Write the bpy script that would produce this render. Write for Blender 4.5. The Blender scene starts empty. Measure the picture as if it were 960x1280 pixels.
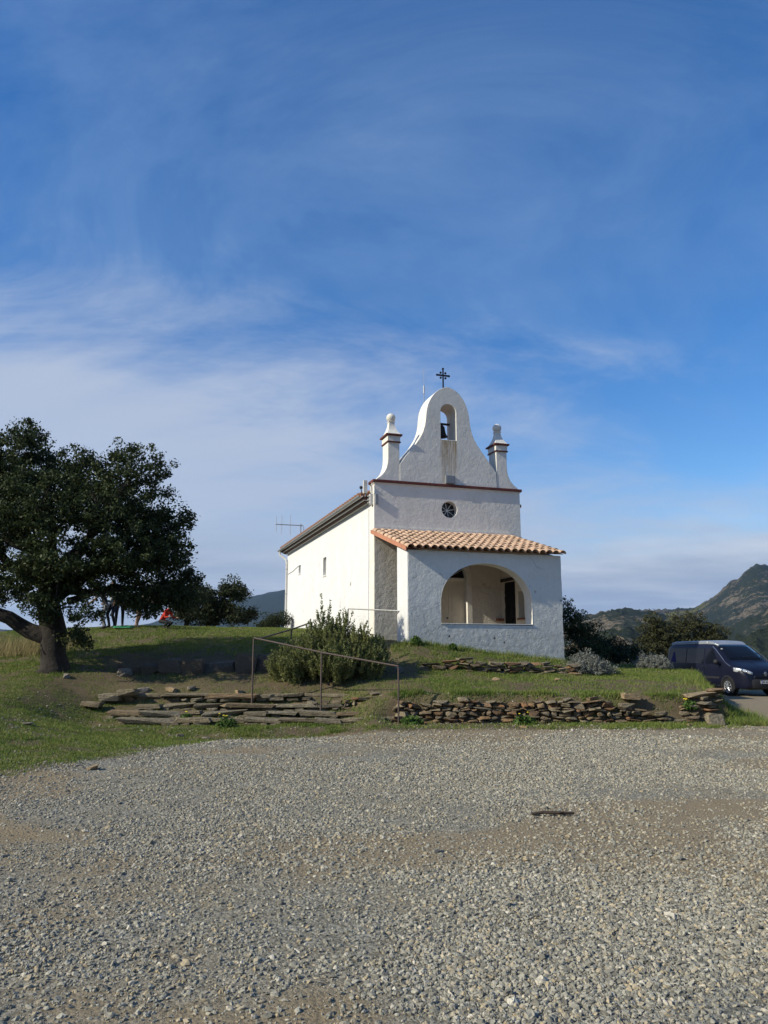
import bpy, bmesh, math, random
import numpy as np
from mathutils import Vector, Matrix, Euler
from mathutils.geometry import tessellate_polygon

SC = bpy.context.scene
COL = SC.collection
R = math.radians

# ------------------------------------------------------------------ camera
PITCH = R(10.3)
cam_d = bpy.data.cameras.new('camera')
cam_d.sensor_fit = 'VERTICAL'; cam_d.sensor_height = 36.0; cam_d.sensor_width = 27.0
cam_d.lens = 27.0; cam_d.clip_start = 0.1; cam_d.clip_end = 30000
cam = bpy.data.objects.new('camera', cam_d); COL.objects.link(cam)
cam.location = (0, 0, 1.6); cam.rotation_euler = (R(90) + PITCH, 0, 0)
SC.camera = cam
SC.render.resolution_x, SC.render.resolution_y = 768, 1024

# ------------------------------------------------------------------ light
SUN_EL = R(31.5); SUN_AZ = (-0.919, -0.394)
SUN_STRENGTH = 3.7; SKY_STRENGTH = 0.15
SC.view_settings.view_transform = 'Standard'; SC.view_settings.look = 'None'
SC.view_settings.gamma = 1.0; SC.view_settings.use_curve_mapping = False
SC.view_settings.exposure = 0.6
SC.view_settings.use_white_balance = True      # the phone's warm daylight balance
SC.view_settings.white_balance_temperature = 7050; SC.view_settings.white_balance_tint = 4
SC.render.engine = 'CYCLES'
SC.cycles.use_denoising = True
SC.cycles.max_bounces = 8; SC.cycles.diffuse_bounces = 4; SC.cycles.transparent_max_bounces = 8
SC.cycles.volume_bounces = 0
SC.cycles.sample_clamp_indirect = 6.0

sun_d = bpy.data.lights.new('sun', 'SUN'); sun_d.energy = SUN_STRENGTH; sun_d.angle = R(0.53)
sun_d.color = (1.0, 0.95, 0.885)
sun = bpy.data.objects.new('sun', sun_d); COL.objects.link(sun)
to_sun = Vector((SUN_AZ[0] * math.cos(SUN_EL), SUN_AZ[1] * math.cos(SUN_EL), math.sin(SUN_EL))).normalized()
sun.rotation_euler = to_sun.to_track_quat('Z', 'Y').to_euler(); sun.location = (-40, -20, 40)

W = bpy.data.worlds.new('World'); SC.world = W; W.use_nodes = True


def build_world():
    nt = W.node_tree; n = nt.nodes; l = nt.links
    for x in list(n): n.remove(x)
    out = n.new('ShaderNodeOutputWorld'); bg = n.new('ShaderNodeBackground')
    bg.inputs['Strength'].default_value = SKY_STRENGTH
    sky = n.new('ShaderNodeTexSky'); sky.sky_type = 'NISHITA'; sky.sun_disc = False
    sky.sun_elevation = SUN_EL; sky.sun_rotation = math.atan2(SUN_AZ[0], SUN_AZ[1])
    sky.altitude = 300; sky.air_density = 1.0; sky.dust_density = 0.6; sky.ozone_density = 2.6
    tc = n.new('ShaderNodeTexCoord')
    sep = n.new('ShaderNodeSeparateXYZ'); l.new(tc.outputs['Generated'], sep.inputs[0])

    def math_(op, a, b=None, clamp=False):
        m = n.new('ShaderNodeMath'); m.operation = op; m.use_clamp = clamp
        for i, v in enumerate((a, b)):
            if v is None: continue
            if isinstance(v, (int, float)): m.inputs[i].default_value = v
            else: l.new(v, m.inputs[i])
        return m.outputs[0]

    def ramp(f, p0, p1, ease='EASE'):
        r = n.new('ShaderNodeValToRGB'); r.color_ramp.interpolation = ease
        r.color_ramp.elements[0].position = p0; r.color_ramp.elements[0].color = (0, 0, 0, 1)
        r.color_ramp.elements[1].position = p1; r.color_ramp.elements[1].color = (1, 1, 1, 1)
        l.new(f, r.inputs[0]); return r.outputs[0]
    # clouds lie on a sheet high above the ground: project the view direction on it
    el = sep.outputs[2]
    zz = math_('MAXIMUM', math_('ADD', el, 0.16), 0.05)
    cx = math_('DIVIDE', sep.outputs[0], zz); cy = math_('DIVIDE', sep.outputs[1], zz)
    cv = n.new('ShaderNodeCombineXYZ'); l.new(cx, cv.inputs[0]); l.new(cy, cv.inputs[1])

    def noise(scale, detail, rough, dist, loc, sc, rot=0.0):
        mp = n.new('ShaderNodeMapping'); mp.inputs['Location'].default_value = loc; mp.inputs['Scale'].default_value = sc
        mp.inputs['Rotation'].default_value = (0, 0, R(rot))
        l.new(cv.outputs[0], mp.inputs[0])
        t = n.new('ShaderNodeTexNoise'); t.inputs['Scale'].default_value = scale; t.inputs['Detail'].default_value = detail
        t.inputs['Roughness'].default_value = rough; t.inputs['Distortion'].default_value = dist
        l.new(mp.outputs[0], t.inputs['Vector']); return t.outputs[0]

    def mix(fac, a, bcol):
        m = n.new('ShaderNodeMix'); m.data_type = 'RGBA'; l.new(fac, m.inputs[0])
        for i_, v_ in ((6, a), (7, bcol)):
            if isinstance(v_, tuple): m.inputs[i_].default_value = v_
            else: l.new(v_, m.inputs[i_])
        return m.outputs[2]
    k = 1.0 / SKY_STRENGTH
    hs = n.new('ShaderNodeHueSaturation'); hs.inputs['Hue'].default_value = 0.512; hs.inputs['Saturation'].default_value = 1.36; hs.inputs['Value'].default_value = 0.77
    l.new(sky.outputs[0], hs.inputs['Color'])
    c = hs.outputs[0]
    # 1 high thin cirrus: long fibres all over, faint
    fib = noise(1.5, 12, 0.68, 1.6, (0.4, 1.7, 0), (0.62, 1.0, 1), 14)
    big = noise(0.50, 6, 0.55, 0.6, (2.3, 5.4, 0), (0.8, 1.0, 1), -20)
    ci = math_('ADD', math_('MULTIPLY', math_('SUBTRACT', fib, 0.5), 0.75), math_('MULTIPLY', big, 1.0))
    c = mix(math_('MULTIPLY', ramp(ci, 0.50, 0.95, 'LINEAR'), 0.42), c, (0.225 * k, 0.34 * k, 0.56 * k, 1))
    # 2 veil that thickens downwards, further up on the left
    brk = noise(0.75, 12, 0.60, 0.9, (5.2, 0.9, 0), (0.6, 1.0, 1), 8)
    e0 = math_('SUBTRACT', 0.425, math_('MULTIPLY', sep.outputs[0], 0.22))
    v = math_('ADD', math_('MULTIPLY', math_('SUBTRACT', e0, el), 3.3), math_('ADD', math_('MULTIPLY', math_('SUBTRACT', brk, 0.5), 2.1), math_('MULTIPLY', math_('SUBTRACT', fib, 0.5), 0.9)))
    vc = mix(brk, (0.255 * k, 0.315 * k, 0.465 * k, 1), (0.40 * k, 0.44 * k, 0.57 * k, 1))
    c = mix(math_('MULTIPLY', ramp(v, 0.0, 0.9), 0.86), c, vc)
    # 3 low bank: grey-blue bases and pale tops in flat layers
    lay = noise(0.62, 12, 0.58, 0.5, (9.1, 3.3, 0), (0.60, 1.0, 1), 4)
    b = math_('ADD', math_('MULTIPLY', math_('SUBTRACT', lay, 0.5), 2.6), math_('MULTIPLY', math_('SUBTRACT', 0.25, el), 4.5))
    tone = noise(0.95, 10, 0.60, 0.4, (1.4, 6.1, 0), (0.65, 1.0, 1), 2)
    bc = mix(ramp(tone, 0.34, 0.72), (0.235, 0.285, 0.41, 1), (0.50, 0.53, 0.63, 1))
    sc_ = n.new('ShaderNodeVectorMath'); sc_.operation = 'SCALE'; sc_.inputs['Scale'].default_value = k; l.new(bc, sc_.inputs[0])
    c = mix(math_('MULTIPLY', ramp(b, 0.0, 0.75), 0.85), c, sc_.outputs[0])
    l.new(c, bg.inputs[0]); l.new(bg.outputs[0], out.inputs[0])


build_world()

# ------------------------------------------------------------------ helpers
RNG = np.random.default_rng(11)
random.seed(5)
CP, SP = math.cos(PITCH), math.sin(PITCH)


def at(px, py, Y):
    """point at distance Y (north) seen in the direction measured on the photograph"""
    xr = (px - 480) / 960; yr = (640 - py) / 960
    d = (xr, CP - yr * SP, SP + yr * CP)
    t = Y / d[1]
    return (d[0] * t, Y, 1.6 + d[2] * t)


def sstep(a, b, x):
    t = np.clip((x - a) / (b - a), 0, 1); return t * t * (3 - 2 * t)


def _hash(ix, iy, seed):
    h = (ix * 374761393 + iy * 668265263 + seed * 1442695041) & 0xFFFFFFFF
    h = ((h ^ (h >> 13)) * 1274126177) & 0xFFFFFFFF
    return ((h ^ (h >> 16)) & 0xFFFF) / 65535.0


def vnoise(x, y, seed=0):
    x = np.asarray(x, float); y = np.asarray(y, float)
    ix = np.floor(x).astype(np.int64); iy = np.floor(y).astype(np.int64)
    fx = x - ix; fy = y - iy; fx = fx * fx * (3 - 2 * fx); fy = fy * fy * (3 - 2 * fy)
    a = _hash(ix, iy, seed); b = _hash(ix + 1, iy, seed); c = _hash(ix, iy + 1, seed); d = _hash(ix + 1, iy + 1, seed)
    return (a * (1 - fx) + b * fx) * (1 - fy) + (c * (1 - fx) + d * fx) * fy


def fbm(x, y, seed=0, o=4, gain=0.5):
    s = 0; a = 1; t = 0
    for i in range(o):
        s = s + a * vnoise(x * 2 ** i + 17.3 * i, y * 2 ** i - 9.1 * i, seed + i); t += a; a *= gain
    return s / t


def mesh_obj(name, verts, faces, mat=None, parent=None, smooth=False):
    me = bpy.data.meshes.new(name)
    me.from_pydata([tuple(v) for v in verts], [], faces)
    me.update()
    o = bpy.data.objects.new(name, me); COL.objects.link(o)
    if mat: me.materials.append(mat)
    if parent: o.parent = parent
    if smooth: me.polygons.foreach_set('use_smooth', [True] * len(me.polygons))
    return o


def fast_mesh(name, co, nper, mat, parent=None):
    """co: (n, nper, 3) separate polygons"""
    n = co.shape[0]
    me = bpy.data.meshes.new(name)
    me.vertices.add(n * nper); me.loops.add(n * nper); me.polygons.add(n)
    me.vertices.foreach_set('co', co.reshape(-1).astype(np.float32))
    me.loops.foreach_set('vertex_index', np.arange(n * nper, dtype=np.int32))
    me.polygons.foreach_set('loop_start', np.arange(0, n * nper, nper, dtype=np.int32))
    me.update(calc_edges=True)
    me.materials.append(mat)
    o = bpy.data.objects.new(name, me); COL.objects.link(o)
    if parent: o.parent = parent
    return o


def empty(name, loc=(0, 0, 0), rz=0.0):
    o = bpy.data.objects.new(name, None); COL.objects.link(o)
    o.location = loc; o.rotation_euler = (0, 0, rz); o.empty_display_size = 0.2
    return o


def tag(o, label=None, cat=None, group=None, kind=None):
    if label: o['label'] = label
    if cat: o['category'] = cat
    if group: o['group'] = group
    if kind: o['kind'] = kind
    return o


class MB:
    def __init__(s): s.v = []; s.f = []

    def add(s, verts, faces):
        b = len(s.v); s.v += [tuple(x) for x in verts]; s.f += [tuple(b + i for i in f) for f in faces]; return s

    def box(s, x0, x1, y0, y1, z0, z1):
        return s.add([(x0, y0, z0), (x1, y0, z0), (x1, y1, z0), (x0, y1, z0), (x0, y0, z1), (x1, y0, z1), (x1, y1, z1), (x0, y1, z1)],
                     [(0, 3, 2, 1), (4, 5, 6, 7), (0, 1, 5, 4), (1, 2, 6, 5), (2, 3, 7, 6), (3, 0, 4, 7)])

    def tube(s, pts, rad, n=8, cap=True):
        pts = [Vector(p) for p in pts]
        rad = rad if isinstance(rad, (list, tuple)) else [rad] * len(pts)
        rings = []
        up = Vector((0, 0, 1))
        prev = None
        for i, p in enumerate(pts):
            d = (pts[min(i + 1, len(pts) - 1)] - pts[max(i - 1, 0)]).normalized()
            if prev is None:
                a = d.cross(up)
                if a.length < 1e-3: a = d.cross(Vector((1, 0, 0)))
                a.normalize()
            else:
                a = (prev - d * prev.dot(d)); a.normalize()
            prev = a
            b = d.cross(a)
            rings.append([p + (a * math.cos(2 * math.pi * k / n) + b * math.sin(2 * math.pi * k / n)) * rad[i] for k in range(n)])
        vs = [v for r in rings for v in r]; fs = []
        for i in range(len(rings) - 1):
            for k in range(n):
                k2 = (k + 1) % n
                fs.append((i * n + k, i * n + k2, (i + 1) * n + k2, (i + 1) * n + k))
        if cap:
            fs.append(tuple(range(n - 1, -1, -1))); fs.append(tuple((len(rings) - 1) * n + k for k in range(n)))
        return s.add(vs, fs)

    def lathe(s, prof, c=(0, 0, 0), n=20, axis='z'):
        vs = []; fs = []
        for r_, h in prof:
            for k in range(n):
                a = 2 * math.pi * k / n
                x, y = r_ * math.cos(a), r_ * math.sin(a)
                p = (x, y, h) if axis == 'z' else ((x, h, y) if axis == 'y' else (h, x, y))
                vs.append((c[0] + p[0], c[1] + p[1], c[2] + p[2]))
        for i in range(len(prof) - 1):
            for k in range(n):
                k2 = (k + 1) % n
                fs.append((i * n + k, i * n + k2, (i + 1) * n + k2, (i + 1) * n + k))
        fs.append(tuple(range(n - 1, -1, -1))); fs.append(tuple((len(prof) - 1) * n + k for k in range(n)))
        return s.add(vs, fs)

    def prism(s, outline, holes, a0, a1, plane='xz'):
        """outline / holes in a plane, extruded along the third axis from a0 to a1"""
        def P(p, a):
            return (p[0], a, p[1]) if plane == 'xz' else ((a, p[0], p[1]) if plane == 'yz' else (p[0], p[1], a))
        loops = [list(outline)] + [list(h) for h in holes]
        flat = [p for lp in loops for p in lp]
        tris = tessellate_polygon([[Vector((p[0], p[1], 0)) for p in lp] for lp in loops])
        n = len(flat)
        vs = [P(p, a0) for p in flat] + [P(p, a1) for p in flat]
        fs = [tuple(t) for t in tris] + [tuple(n + i for i in reversed(t)) for t in tris]
        b = 0
        for lp in loops:
            m = len(lp)
            for i in range(m):
                j = (i + 1) % m
                fs.append((b + i, b + j, n + b + j, n + b + i))
            b += m
        return s.add(vs, fs)

    def build(s, name, mat, parent=None, smooth=False, bevel=0.0, fix=True):
        o = mesh_obj(name, s.v, s.f, mat, parent, smooth)
        if fix:
            bm = bmesh.new(); bm.from_mesh(o.data); bmesh.ops.recalc_face_normals(bm, faces=bm.faces)
            bm.to_mesh(o.data); bm.free()
        if bevel:
            m = o.modifiers.new('bevel', 'BEVEL'); m.width = bevel; m.segments = 2; m.limit_method = 'ANGLE'; m.angle_limit = R(50)
        return o


def resample(pts, step, jit=0.0, rnd=random.Random(3)):
    out = []
    m = len(pts)
    for i in range(m):
        a = pts[i]; b = pts[(i + 1) % m]
        L = math.hypot(b[0] - a[0], b[1] - a[1]); k = max(1, int(L / step))
        nx, nz = -(b[1] - a[1]) / max(L, 1e-6), (b[0] - a[0]) / max(L, 1e-6)
        for j in range(k):
            t = j / k; q = rnd.uniform(-jit, jit) if j else 0
            out.append((a[0] + (b[0] - a[0]) * t + nx * q, a[1] + (b[1] - a[1]) * t + nz * q))
    return out


# ------------------------------------------------------------------ materials
def nodes_of(name):
    m = bpy.data.materials.new(name); m.use_nodes = True
    nt = m.node_tree
    return m, nt, nt.nodes, nt.links, nt.nodes['Principled BSDF']


def tex_noise(n, l, vec, scale, detail=6, rough=0.6, dist=0.0):
    t = n.new('ShaderNodeTexNoise'); t.inputs['Scale'].default_value = scale; t.inputs['Detail'].default_value = detail
    t.inputs['Roughness'].default_value = rough; t.inputs['Distortion'].default_value = dist
    l.new(vec, t.inputs['Vector']); return t.outputs[0]


def cramp(n, l, f, stops, ease='LINEAR'):
    r = n.new('ShaderNodeValToRGB'); r.color_ramp.interpolation = ease
    e = r.color_ramp.elements
    while len(e) < len(stops): e.new(0.5)
    for i, (p, c) in enumerate(stops):
        e[i].position = p
        e[i].color = (c[0], c[1], c[2], 1) if isinstance(c, tuple) else (c, c, c, 1)
    l.new(f, r.inputs[0]); return r.outputs[0]


def cmix(n, l, fac, a, b, blend='MIX'):
    m = n.new('ShaderNodeMix'); m.data_type = 'RGBA'; m.blend_type = blend
    for i, v in ((0, fac), (6, a), (7, b)):
        if isinstance(v, (int, float)): m.inputs[i].default_value = v
        elif isinstance(v, tuple): m.inputs[i].default_value = (v[0], v[1], v[2], 1)
        else: l.new(v, m.inputs[i])
    return m.outputs[2]


def nmath(n, l, op, a, b=None, clamp=False):
    m = n.new('ShaderNodeMath'); m.operation = op; m.use_clamp = clamp
    for i, v in enumerate((a, b)):
        if v is None: continue
        if isinstance(v, (int, float)): m.inputs[i].default_value = v
        else: l.new(v, m.inputs[i])
    return m.outputs[0]


def bump(n, l, h, strength, dist, bs, prev=None):
    b = n.new('ShaderNodeBump'); b.inputs['Strength'].default_value = strength; b.inputs['Distance'].default_value = dist
    l.new(h, b.inputs['Height'])
    if prev: l.new(prev, b.inputs['Normal'])
    l.new(b.outputs[0], bs.inputs['Normal']); return b.outputs[0]


def simple(name, c1, c2=None, scale=6.0, rough=0.7, metal=0.0, bump_s=0.0, bump_scale=30, bump_d=0.01, rnd=0.0, spec=0.3, coat=0.0):
    m, nt, n, l, bs = nodes_of(name)
    tc = n.new('ShaderNodeTexCoord'); v = tc.outputs['Object']
    c2 = c2 or tuple(x * 0.82 for x in c1)
    f = cramp(n, l, tex_noise(n, l, v, scale), [(0.3, 0.0), (0.7, 1.0)])
    col = cmix(n, l, f, c1, c2)
    if rnd:
        oi = n.new('ShaderNodeObjectInfo')
        hv = n.new('ShaderNodeHueSaturation')
        l.new(nmath(n, l, 'ADD', nmath(n, l, 'MULTIPLY', oi.outputs['Random'], rnd * 2), 1 - rnd), hv.inputs['Value'])
        l.new(col, hv.inputs['Color']); col = hv.outputs[0]
    l.new(col, bs.inputs['Base Color'])
    bs.inputs['Roughness'].default_value = rough; bs.inputs['Metallic'].default_value = metal
    bs.inputs['Specular IOR Level'].default_value = spec; bs.inputs['Coat Weight'].default_value = coat
    if bump_s: bump(n, l, tex_noise(n, l, v, bump_scale, 8, 0.65), bump_s, bump_d, bs)
    return m


def stucco(name, base, dirt, rough_b=0.5, stain=None, pocks=False, low_dirt=None):
    """lime wash over rough render: big trowel waves, fine grain, grime, optional rust streaks and pocks"""
    m, nt, n, l, bs = nodes_of(name)
    tc = n.new('ShaderNodeTexCoord'); v = tc.outputs['Object']
    g1 = tex_noise(n, l, v, 1.1, 7, 0.62, 0.6); g2 = tex_noise(n, l, v, 7.0, 6, 0.6)
    col = cmix(n, l, cramp(n, l, g1, [(0.42, 0.0), (0.78, 0.8)]), base, dirt)
    col = cmix(n, l, cramp(n, l, g2, [(0.5, 0.0), (0.9, 0.35)]), col, tuple(x * 0.72 for x in dirt))
    sx = n.new('ShaderNodeMapping'); sx.inputs['Scale'].default_value = (9, 9, 0.55); l.new(v, sx.inputs[0])
    run = tex_noise(n, l, sx.outputs[0], 1.0, 5, 0.6)
    col = cmix(n, l, cramp(n, l, run, [(0.56, 0.0), (0.85, 0.38)]), col, (dirt[0] * 0.7, dirt[1] * 0.69, dirt[2] * 0.66))
    sp = n.new('ShaderNodeSeparateXYZ'); l.new(v, sp.inputs[0])
    if stain:   # rust / water streaks with their own place: (u0, u1, ztop, zbot)
        u0, u1, zt, zb = stain
        mu = nmath(n, l, 'SUBTRACT', 1.0, nmath(n, l, 'DIVIDE', nmath(n, l, 'ABSOLUTE', nmath(n, l, 'SUBTRACT', sp.outputs[0], (u0 + u1) / 2)), (u1 - u0) / 2), True)
        mz = nmath(n, l, 'DIVIDE', nmath(n, l, 'SUBTRACT', sp.outputs[2], zb), zt - zb, True)
        top = nmath(n, l, 'LESS_THAN', sp.outputs[2], zt)
        s2 = n.new('ShaderNodeMapping'); s2.inputs['Scale'].default_value = (26, 1, 0.9); l.new(v, s2.inputs[0])
        st = cramp(n, l, tex_noise(n, l, s2.outputs[0], 1.0, 4, 0.6), [(0.36, 0.15), (0.62, 1.0)])
        f = nmath(n, l, 'MULTIPLY', nmath(n, l, 'MULTIPLY', cramp(n, l, mu, [(0.0, 0.0), (0.25, 1.0)]), nmath(n, l, 'POWER', mz, 0.6)), nmath(n, l, 'MULTIPLY', top, st), True)
        col = cmix(n, l, nmath(n, l, 'MULTIPLY', f, 1.0), col, (0.30, 0.20, 0.085))
    h = nmath(n, l, 'ADD', nmath(n, l, 'MULTIPLY', tex_noise(n, l, v, 2.6, 4, 0.5), 1.0), nmath(n, l, 'ADD', nmath(n, l, 'MULTIPLY', tex_noise(n, l, v, 9, 6, 0.65), 0.7), nmath(n, l, 'MULTIPLY', tex_noise(n, l, v, 26, 7, 0.7), 0.38)))
    # hairline cracks, only here and there
    wv_ = n.new('ShaderNodeVectorMath'); wv_.operation = 'ADD'; l.new(v, wv_.inputs[0])
    nv = n.new('ShaderNodeTexNoise'); nv.inputs['Scale'].default_value = 2.5; nv.inputs['Detail'].default_value = 5; l.new(v, nv.inputs['Vector'])
    sc0 = n.new('ShaderNodeVectorMath'); sc0.operation = 'SCALE'; sc0.inputs['Scale'].default_value = 0.7; l.new(nv.outputs['Color'], sc0.inputs[0]); l.new(sc0.outputs[0], wv_.inputs[1])
    ck = n.new('ShaderNodeTexVoronoi'); ck.feature = 'DISTANCE_TO_EDGE'; ck.inputs['Scale'].default_value = 0.75; l.new(wv_.outputs[0], ck.inputs['Vector'])
    crack = nmath(n, l, 'MULTIPLY', cramp(n, l, ck.outputs[0], [(0.004, 1.0), (0.014, 0.0)]), cramp(n, l, tex_noise(n, l, v, 0.8, 3), [(0.54, 0.0), (0.64, 0.45)]))
    col = cmix(n, l, crack, col, tuple(x * 0.45 for x in dirt))
    h = nmath(n, l, 'SUBTRACT', h, nmath(n, l, 'MULTIPLY', crack, 0.3))
    foot = nmath(n, l, 'MULTIPLY', nmath(n, l, 'SUBTRACT', 1.0, nmath(n, l, 'ADD', sp.outputs[2], nmath(n, l, 'MULTIPLY', g1, -0.9))), 0.8, True)
    col = cmix(n, l, nmath(n, l, 'MULTIPLY', foot, cramp(n, l, g2, [(0.35, 0.1), (0.7, 0.55)])), col, (0.36, 0.335, 0.27))
    if pocks:
        vo = n.new('ShaderNodeTexVoronoi'); vo.inputs['Scale'].default_value = 4.5; l.new(v, vo.inputs['Vector'])
        pk = cramp(n, l, nmath(n, l, 'ADD', vo.outputs[0], nmath(n, l, 'MULTIPLY', tex_noise(n, l, v, 20, 3), 0.06)), [(0.15, 1.0), (0.20, 0.0)])
        keep = cramp(n, l, tex_noise(n, l, v, 1.4, 3), [(0.50, 0.0), (0.54, 1.0)])
        pz = cramp(n, l, nmath(n, l, 'MULTIPLY', nmath(n, l, 'SUBTRACT', 2.3, sp.outputs[2]), 0.5, True), [(0.1, 0.0), (0.55, 1.0)])
        pk = nmath(n, l, 'MULTIPLY', nmath(n, l, 'MULTIPLY', pk, keep), pz)
        col = cmix(n, l, pk, col, (0.06, 0.06, 0.06))
        h = nmath(n, l, 'SUBTRACT', h, nmath(n, l, 'MULTIPLY', pk, 0.8))
    l.new(col, bs.inputs['Base Color'])
    bs.inputs['Roughness'].default_value = 0.9; bs.inputs['Specular IOR Level'].default_value = 0.15
    bump(n, l, h, rough_b, 0.05, bs)
    return m


M = {}
M['wall'] = stucco('limewash_wall', (0.68, 0.68, 0.675), (0.615, 0.605, 0.58), 0.22)
M['facade'] = stucco('limewash_facade', (0.73, 0.70, 0.63), (0.62, 0.595, 0.52), 0.42, stain=(2.46, 3.16, 7.41, 5.6))
M['porch'] = stucco('limewash_porch', (0.72, 0.71, 0.655), (0.62, 0.63, 0.59), 0.65, pocks=True)
M['inner'] = stucco('limewash_inner', (0.76, 0.71, 0.61), (0.66, 0.60, 0.50), 0.4)
M['dado'] = stucco('rough_cast', (0.70, 0.66, 0.58), (0.60, 0.56, 0.48), 1.0)
M['reveal'] = stucco('reveal_paint', (0.80, 0.77, 0.70), (0.70, 0.65, 0.55), 0.3)
M['red'] = simple('oxide_red', (0.16, 0.045, 0.03), (0.09, 0.03, 0.025), 8, 0.75, bump_s=0.2)
M['tile'] = simple('terracotta', (0.47, 0.29, 0.185), (0.54, 0.39, 0.275), 5, 0.85, bump_s=0.4, bump_scale=60, rnd=0.17)
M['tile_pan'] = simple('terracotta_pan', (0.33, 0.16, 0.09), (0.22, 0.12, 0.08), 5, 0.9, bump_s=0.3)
M['verge'] = simple('terracotta_verge', (0.50, 0.22, 0.13), (0.40, 0.18, 0.11), 4, 0.85)
M['zinc'] = simple('zinc', (0.42, 0.43, 0.43), (0.34, 0.35, 0.35), 3, 0.5, 0.6, rnd=0.05)
M['eave_brown'] = simple('eave_brown', (0.10, 0.045, 0.03), (0.06, 0.03, 0.02), 4, 0.8)
M['iron'] = simple('wrought_iron', (0.018, 0.02, 0.03), (0.03, 0.03, 0.035), 12, 0.5, 0.5)
M['bronze'] = simple('bronze_bell', (0.03, 0.03, 0.035), (0.05, 0.045, 0.04), 8, 0.4, 0.7)
M['alu'] = simple('aluminium', (0.55, 0.56, 0.58), None, 8, 0.4, 0.8)
M['rail'] = simple('rusted_steel', (0.085, 0.075, 0.072), (0.13, 0.085, 0.065), 14, 0.6, 0.4, bump_s=0.2, bump_scale=80)
M['rail_galv'] = simple('galvanised_rail', (0.36, 0.36, 0.35), (0.26, 0.25, 0.24), 14, 0.55, 0.4)
M['door'] = simple('door_paint', (0.70, 0.64, 0.52), (0.63, 0.57, 0.46), 3, 0.6)
M['dark'] = simple('dark_pane', (0.012, 0.012, 0.014), None, 3, 0.2)
M['grille'] = simple('grille_paint', (0.03, 0.028, 0.026), None, 3, 0.6)
M['spoke'] = simple('white_muntin', (0.62, 0.62, 0.58), None, 3, 0.6)
M['greybox'] = simple('grey_metal', (0.20, 0.215, 0.23), (0.26, 0.27, 0.28), 9, 0.5, 0.2)
M['pale'] = simple('pale_plastic', (0.62, 0.61, 0.58), None, 5, 0.5)
M['brick'] = simple('brick_sill', (0.26, 0.10, 0.06), (0.18, 0.08, 0.05), 12, 0.85)
M['wood'] = simple('old_wood', (0.06, 0.042, 0.03), (0.035, 0.026, 0.02), 9, 0.85)
M['floor'] = simple('porch_floor', (0.34, 0.28, 0.22), (0.26, 0.21, 0.17), 5, 0.85)


def stone_mat(name, cols, objrand=True, lichen=True):
    m, nt, n, l, bs = nodes_of(name)
    tc = n.new('ShaderNodeTexCoord'); v = tc.outputs['Object']
    oi = n.new('ShaderNodeObjectInfo')
    stops = [(i / max(1, len(cols) - 1), c) for i, c in enumerate(cols)]
    col = cramp(n, l, oi.outputs['Random'], stops)
    geo = n.new('ShaderNodeNewGeometry')
    g = tex_noise(n, l, geo.outputs['Position'], 9, 8, 0.7, 0.5)
    col = cmix(n, l, cramp(n, l, g, [(0.35, 0.0), (0.75, 1.0)]), col, (0.13, 0.105, 0.075))
    mp = n.new('ShaderNodeMapping'); mp.inputs['Scale'].default_value = (6, 6, 40); l.new(geo.outputs['Position'], mp.inputs[0])
    st = tex_noise(n, l, mp.outputs[0], 1.0, 4, 0.6)
    col = cmix(n, l, cramp(n, l, st, [(0.48, 0.0), (0.80, 0.40)]), col, (0.06, 0.052, 0.04))
    if lichen:
        li = cramp(n, l, tex_noise(n, l, geo.outputs['Position'], 17, 5, 0.6), [(0.60, 0.0), (0.72, 0.5)])
        col = cmix(n, l, li, col, (0.30, 0.27, 0.20))
    l.new(col, bs.inputs['Base Color']); bs.inputs['Roughness'].default_value = 0.9; bs.inputs['Specular IOR Level'].default_value = 0.2
    bump(n, l, nmath(n, l, 'ADD', g, st), 1.0, 0.06, bs)
    return m


M['slate'] = stone_mat('slate_stone', [(0.16, 0.125, 0.08), (0.23, 0.175, 0.105), (0.31, 0.20, 0.10), (0.28, 0.135, 0.06), (0.20, 0.175, 0.125), (0.34, 0.28, 0.18), (0.15, 0.125, 0.09)])
M['step'] = stone_mat('step_stone', [(0.21, 0.175, 0.11), (0.31, 0.255, 0.16), (0.17, 0.15, 0.105), (0.30, 0.205, 0.11), (0.24, 0.215, 0.15), (0.35, 0.30, 0.20), (0.19, 0.165, 0.115)])
M['ledge'] = stone_mat('ledge_stone_shaded', [(0.085, 0.075, 0.06), (0.12, 0.10, 0.075), (0.10, 0.095, 0.085)], lichen=False)  # stone tones darkened to carry the shade of the oak
M['rock'] = stone_mat('field_rock', [(0.30, 0.27, 0.22), (0.22, 0.20, 0.18), (0.36, 0.30, 0.22)])
M['ochre'] = stone_mat('ochre_rock', [(0.46, 0.33, 0.18), (0.42, 0.31, 0.18)])


def foliage(name, c1, c2, c3, transl=0.25, rough=0.55, nscale=3.0):
    m, nt, n, l, bs = nodes_of(name)
    geo = n.new('ShaderNodeNewGeometry')
    wn = n.new('ShaderNodeTexWhiteNoise'); 
    r = geo.outputs['Random Per Island']
    g = tex_noise(n, l, geo.outputs['Position'], nscale, 3, 0.6)
    col = cmix(n, l, cramp(n, l, g, [(0.35, 0.0), (0.68, 1.0)]), c1, c2)
    col = cmix(n, l, cramp(n, l, r, [(0.55, 0.0), (1.0, 0.75)]), col, c3)
    l.new(col, bs.inputs['Base Color']); bs.inputs['Roughness'].default_value = rough
    bs.inputs['Specular IOR Level'].default_value = 0.12
    tr = n.new('ShaderNodeBsdfTranslucent'); l.new(col, tr.inputs[0])
    mx = n.new('ShaderNodeMixShader'); mx.inputs[0].default_value = transl
    l.new(bs.outputs[0], mx.inputs[1]); l.new(tr.outputs[0], mx.inputs[2])
    l.new(mx.outputs[0], n['Material Output'].inputs[0])
    n.remove(wn)
    return m


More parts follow.
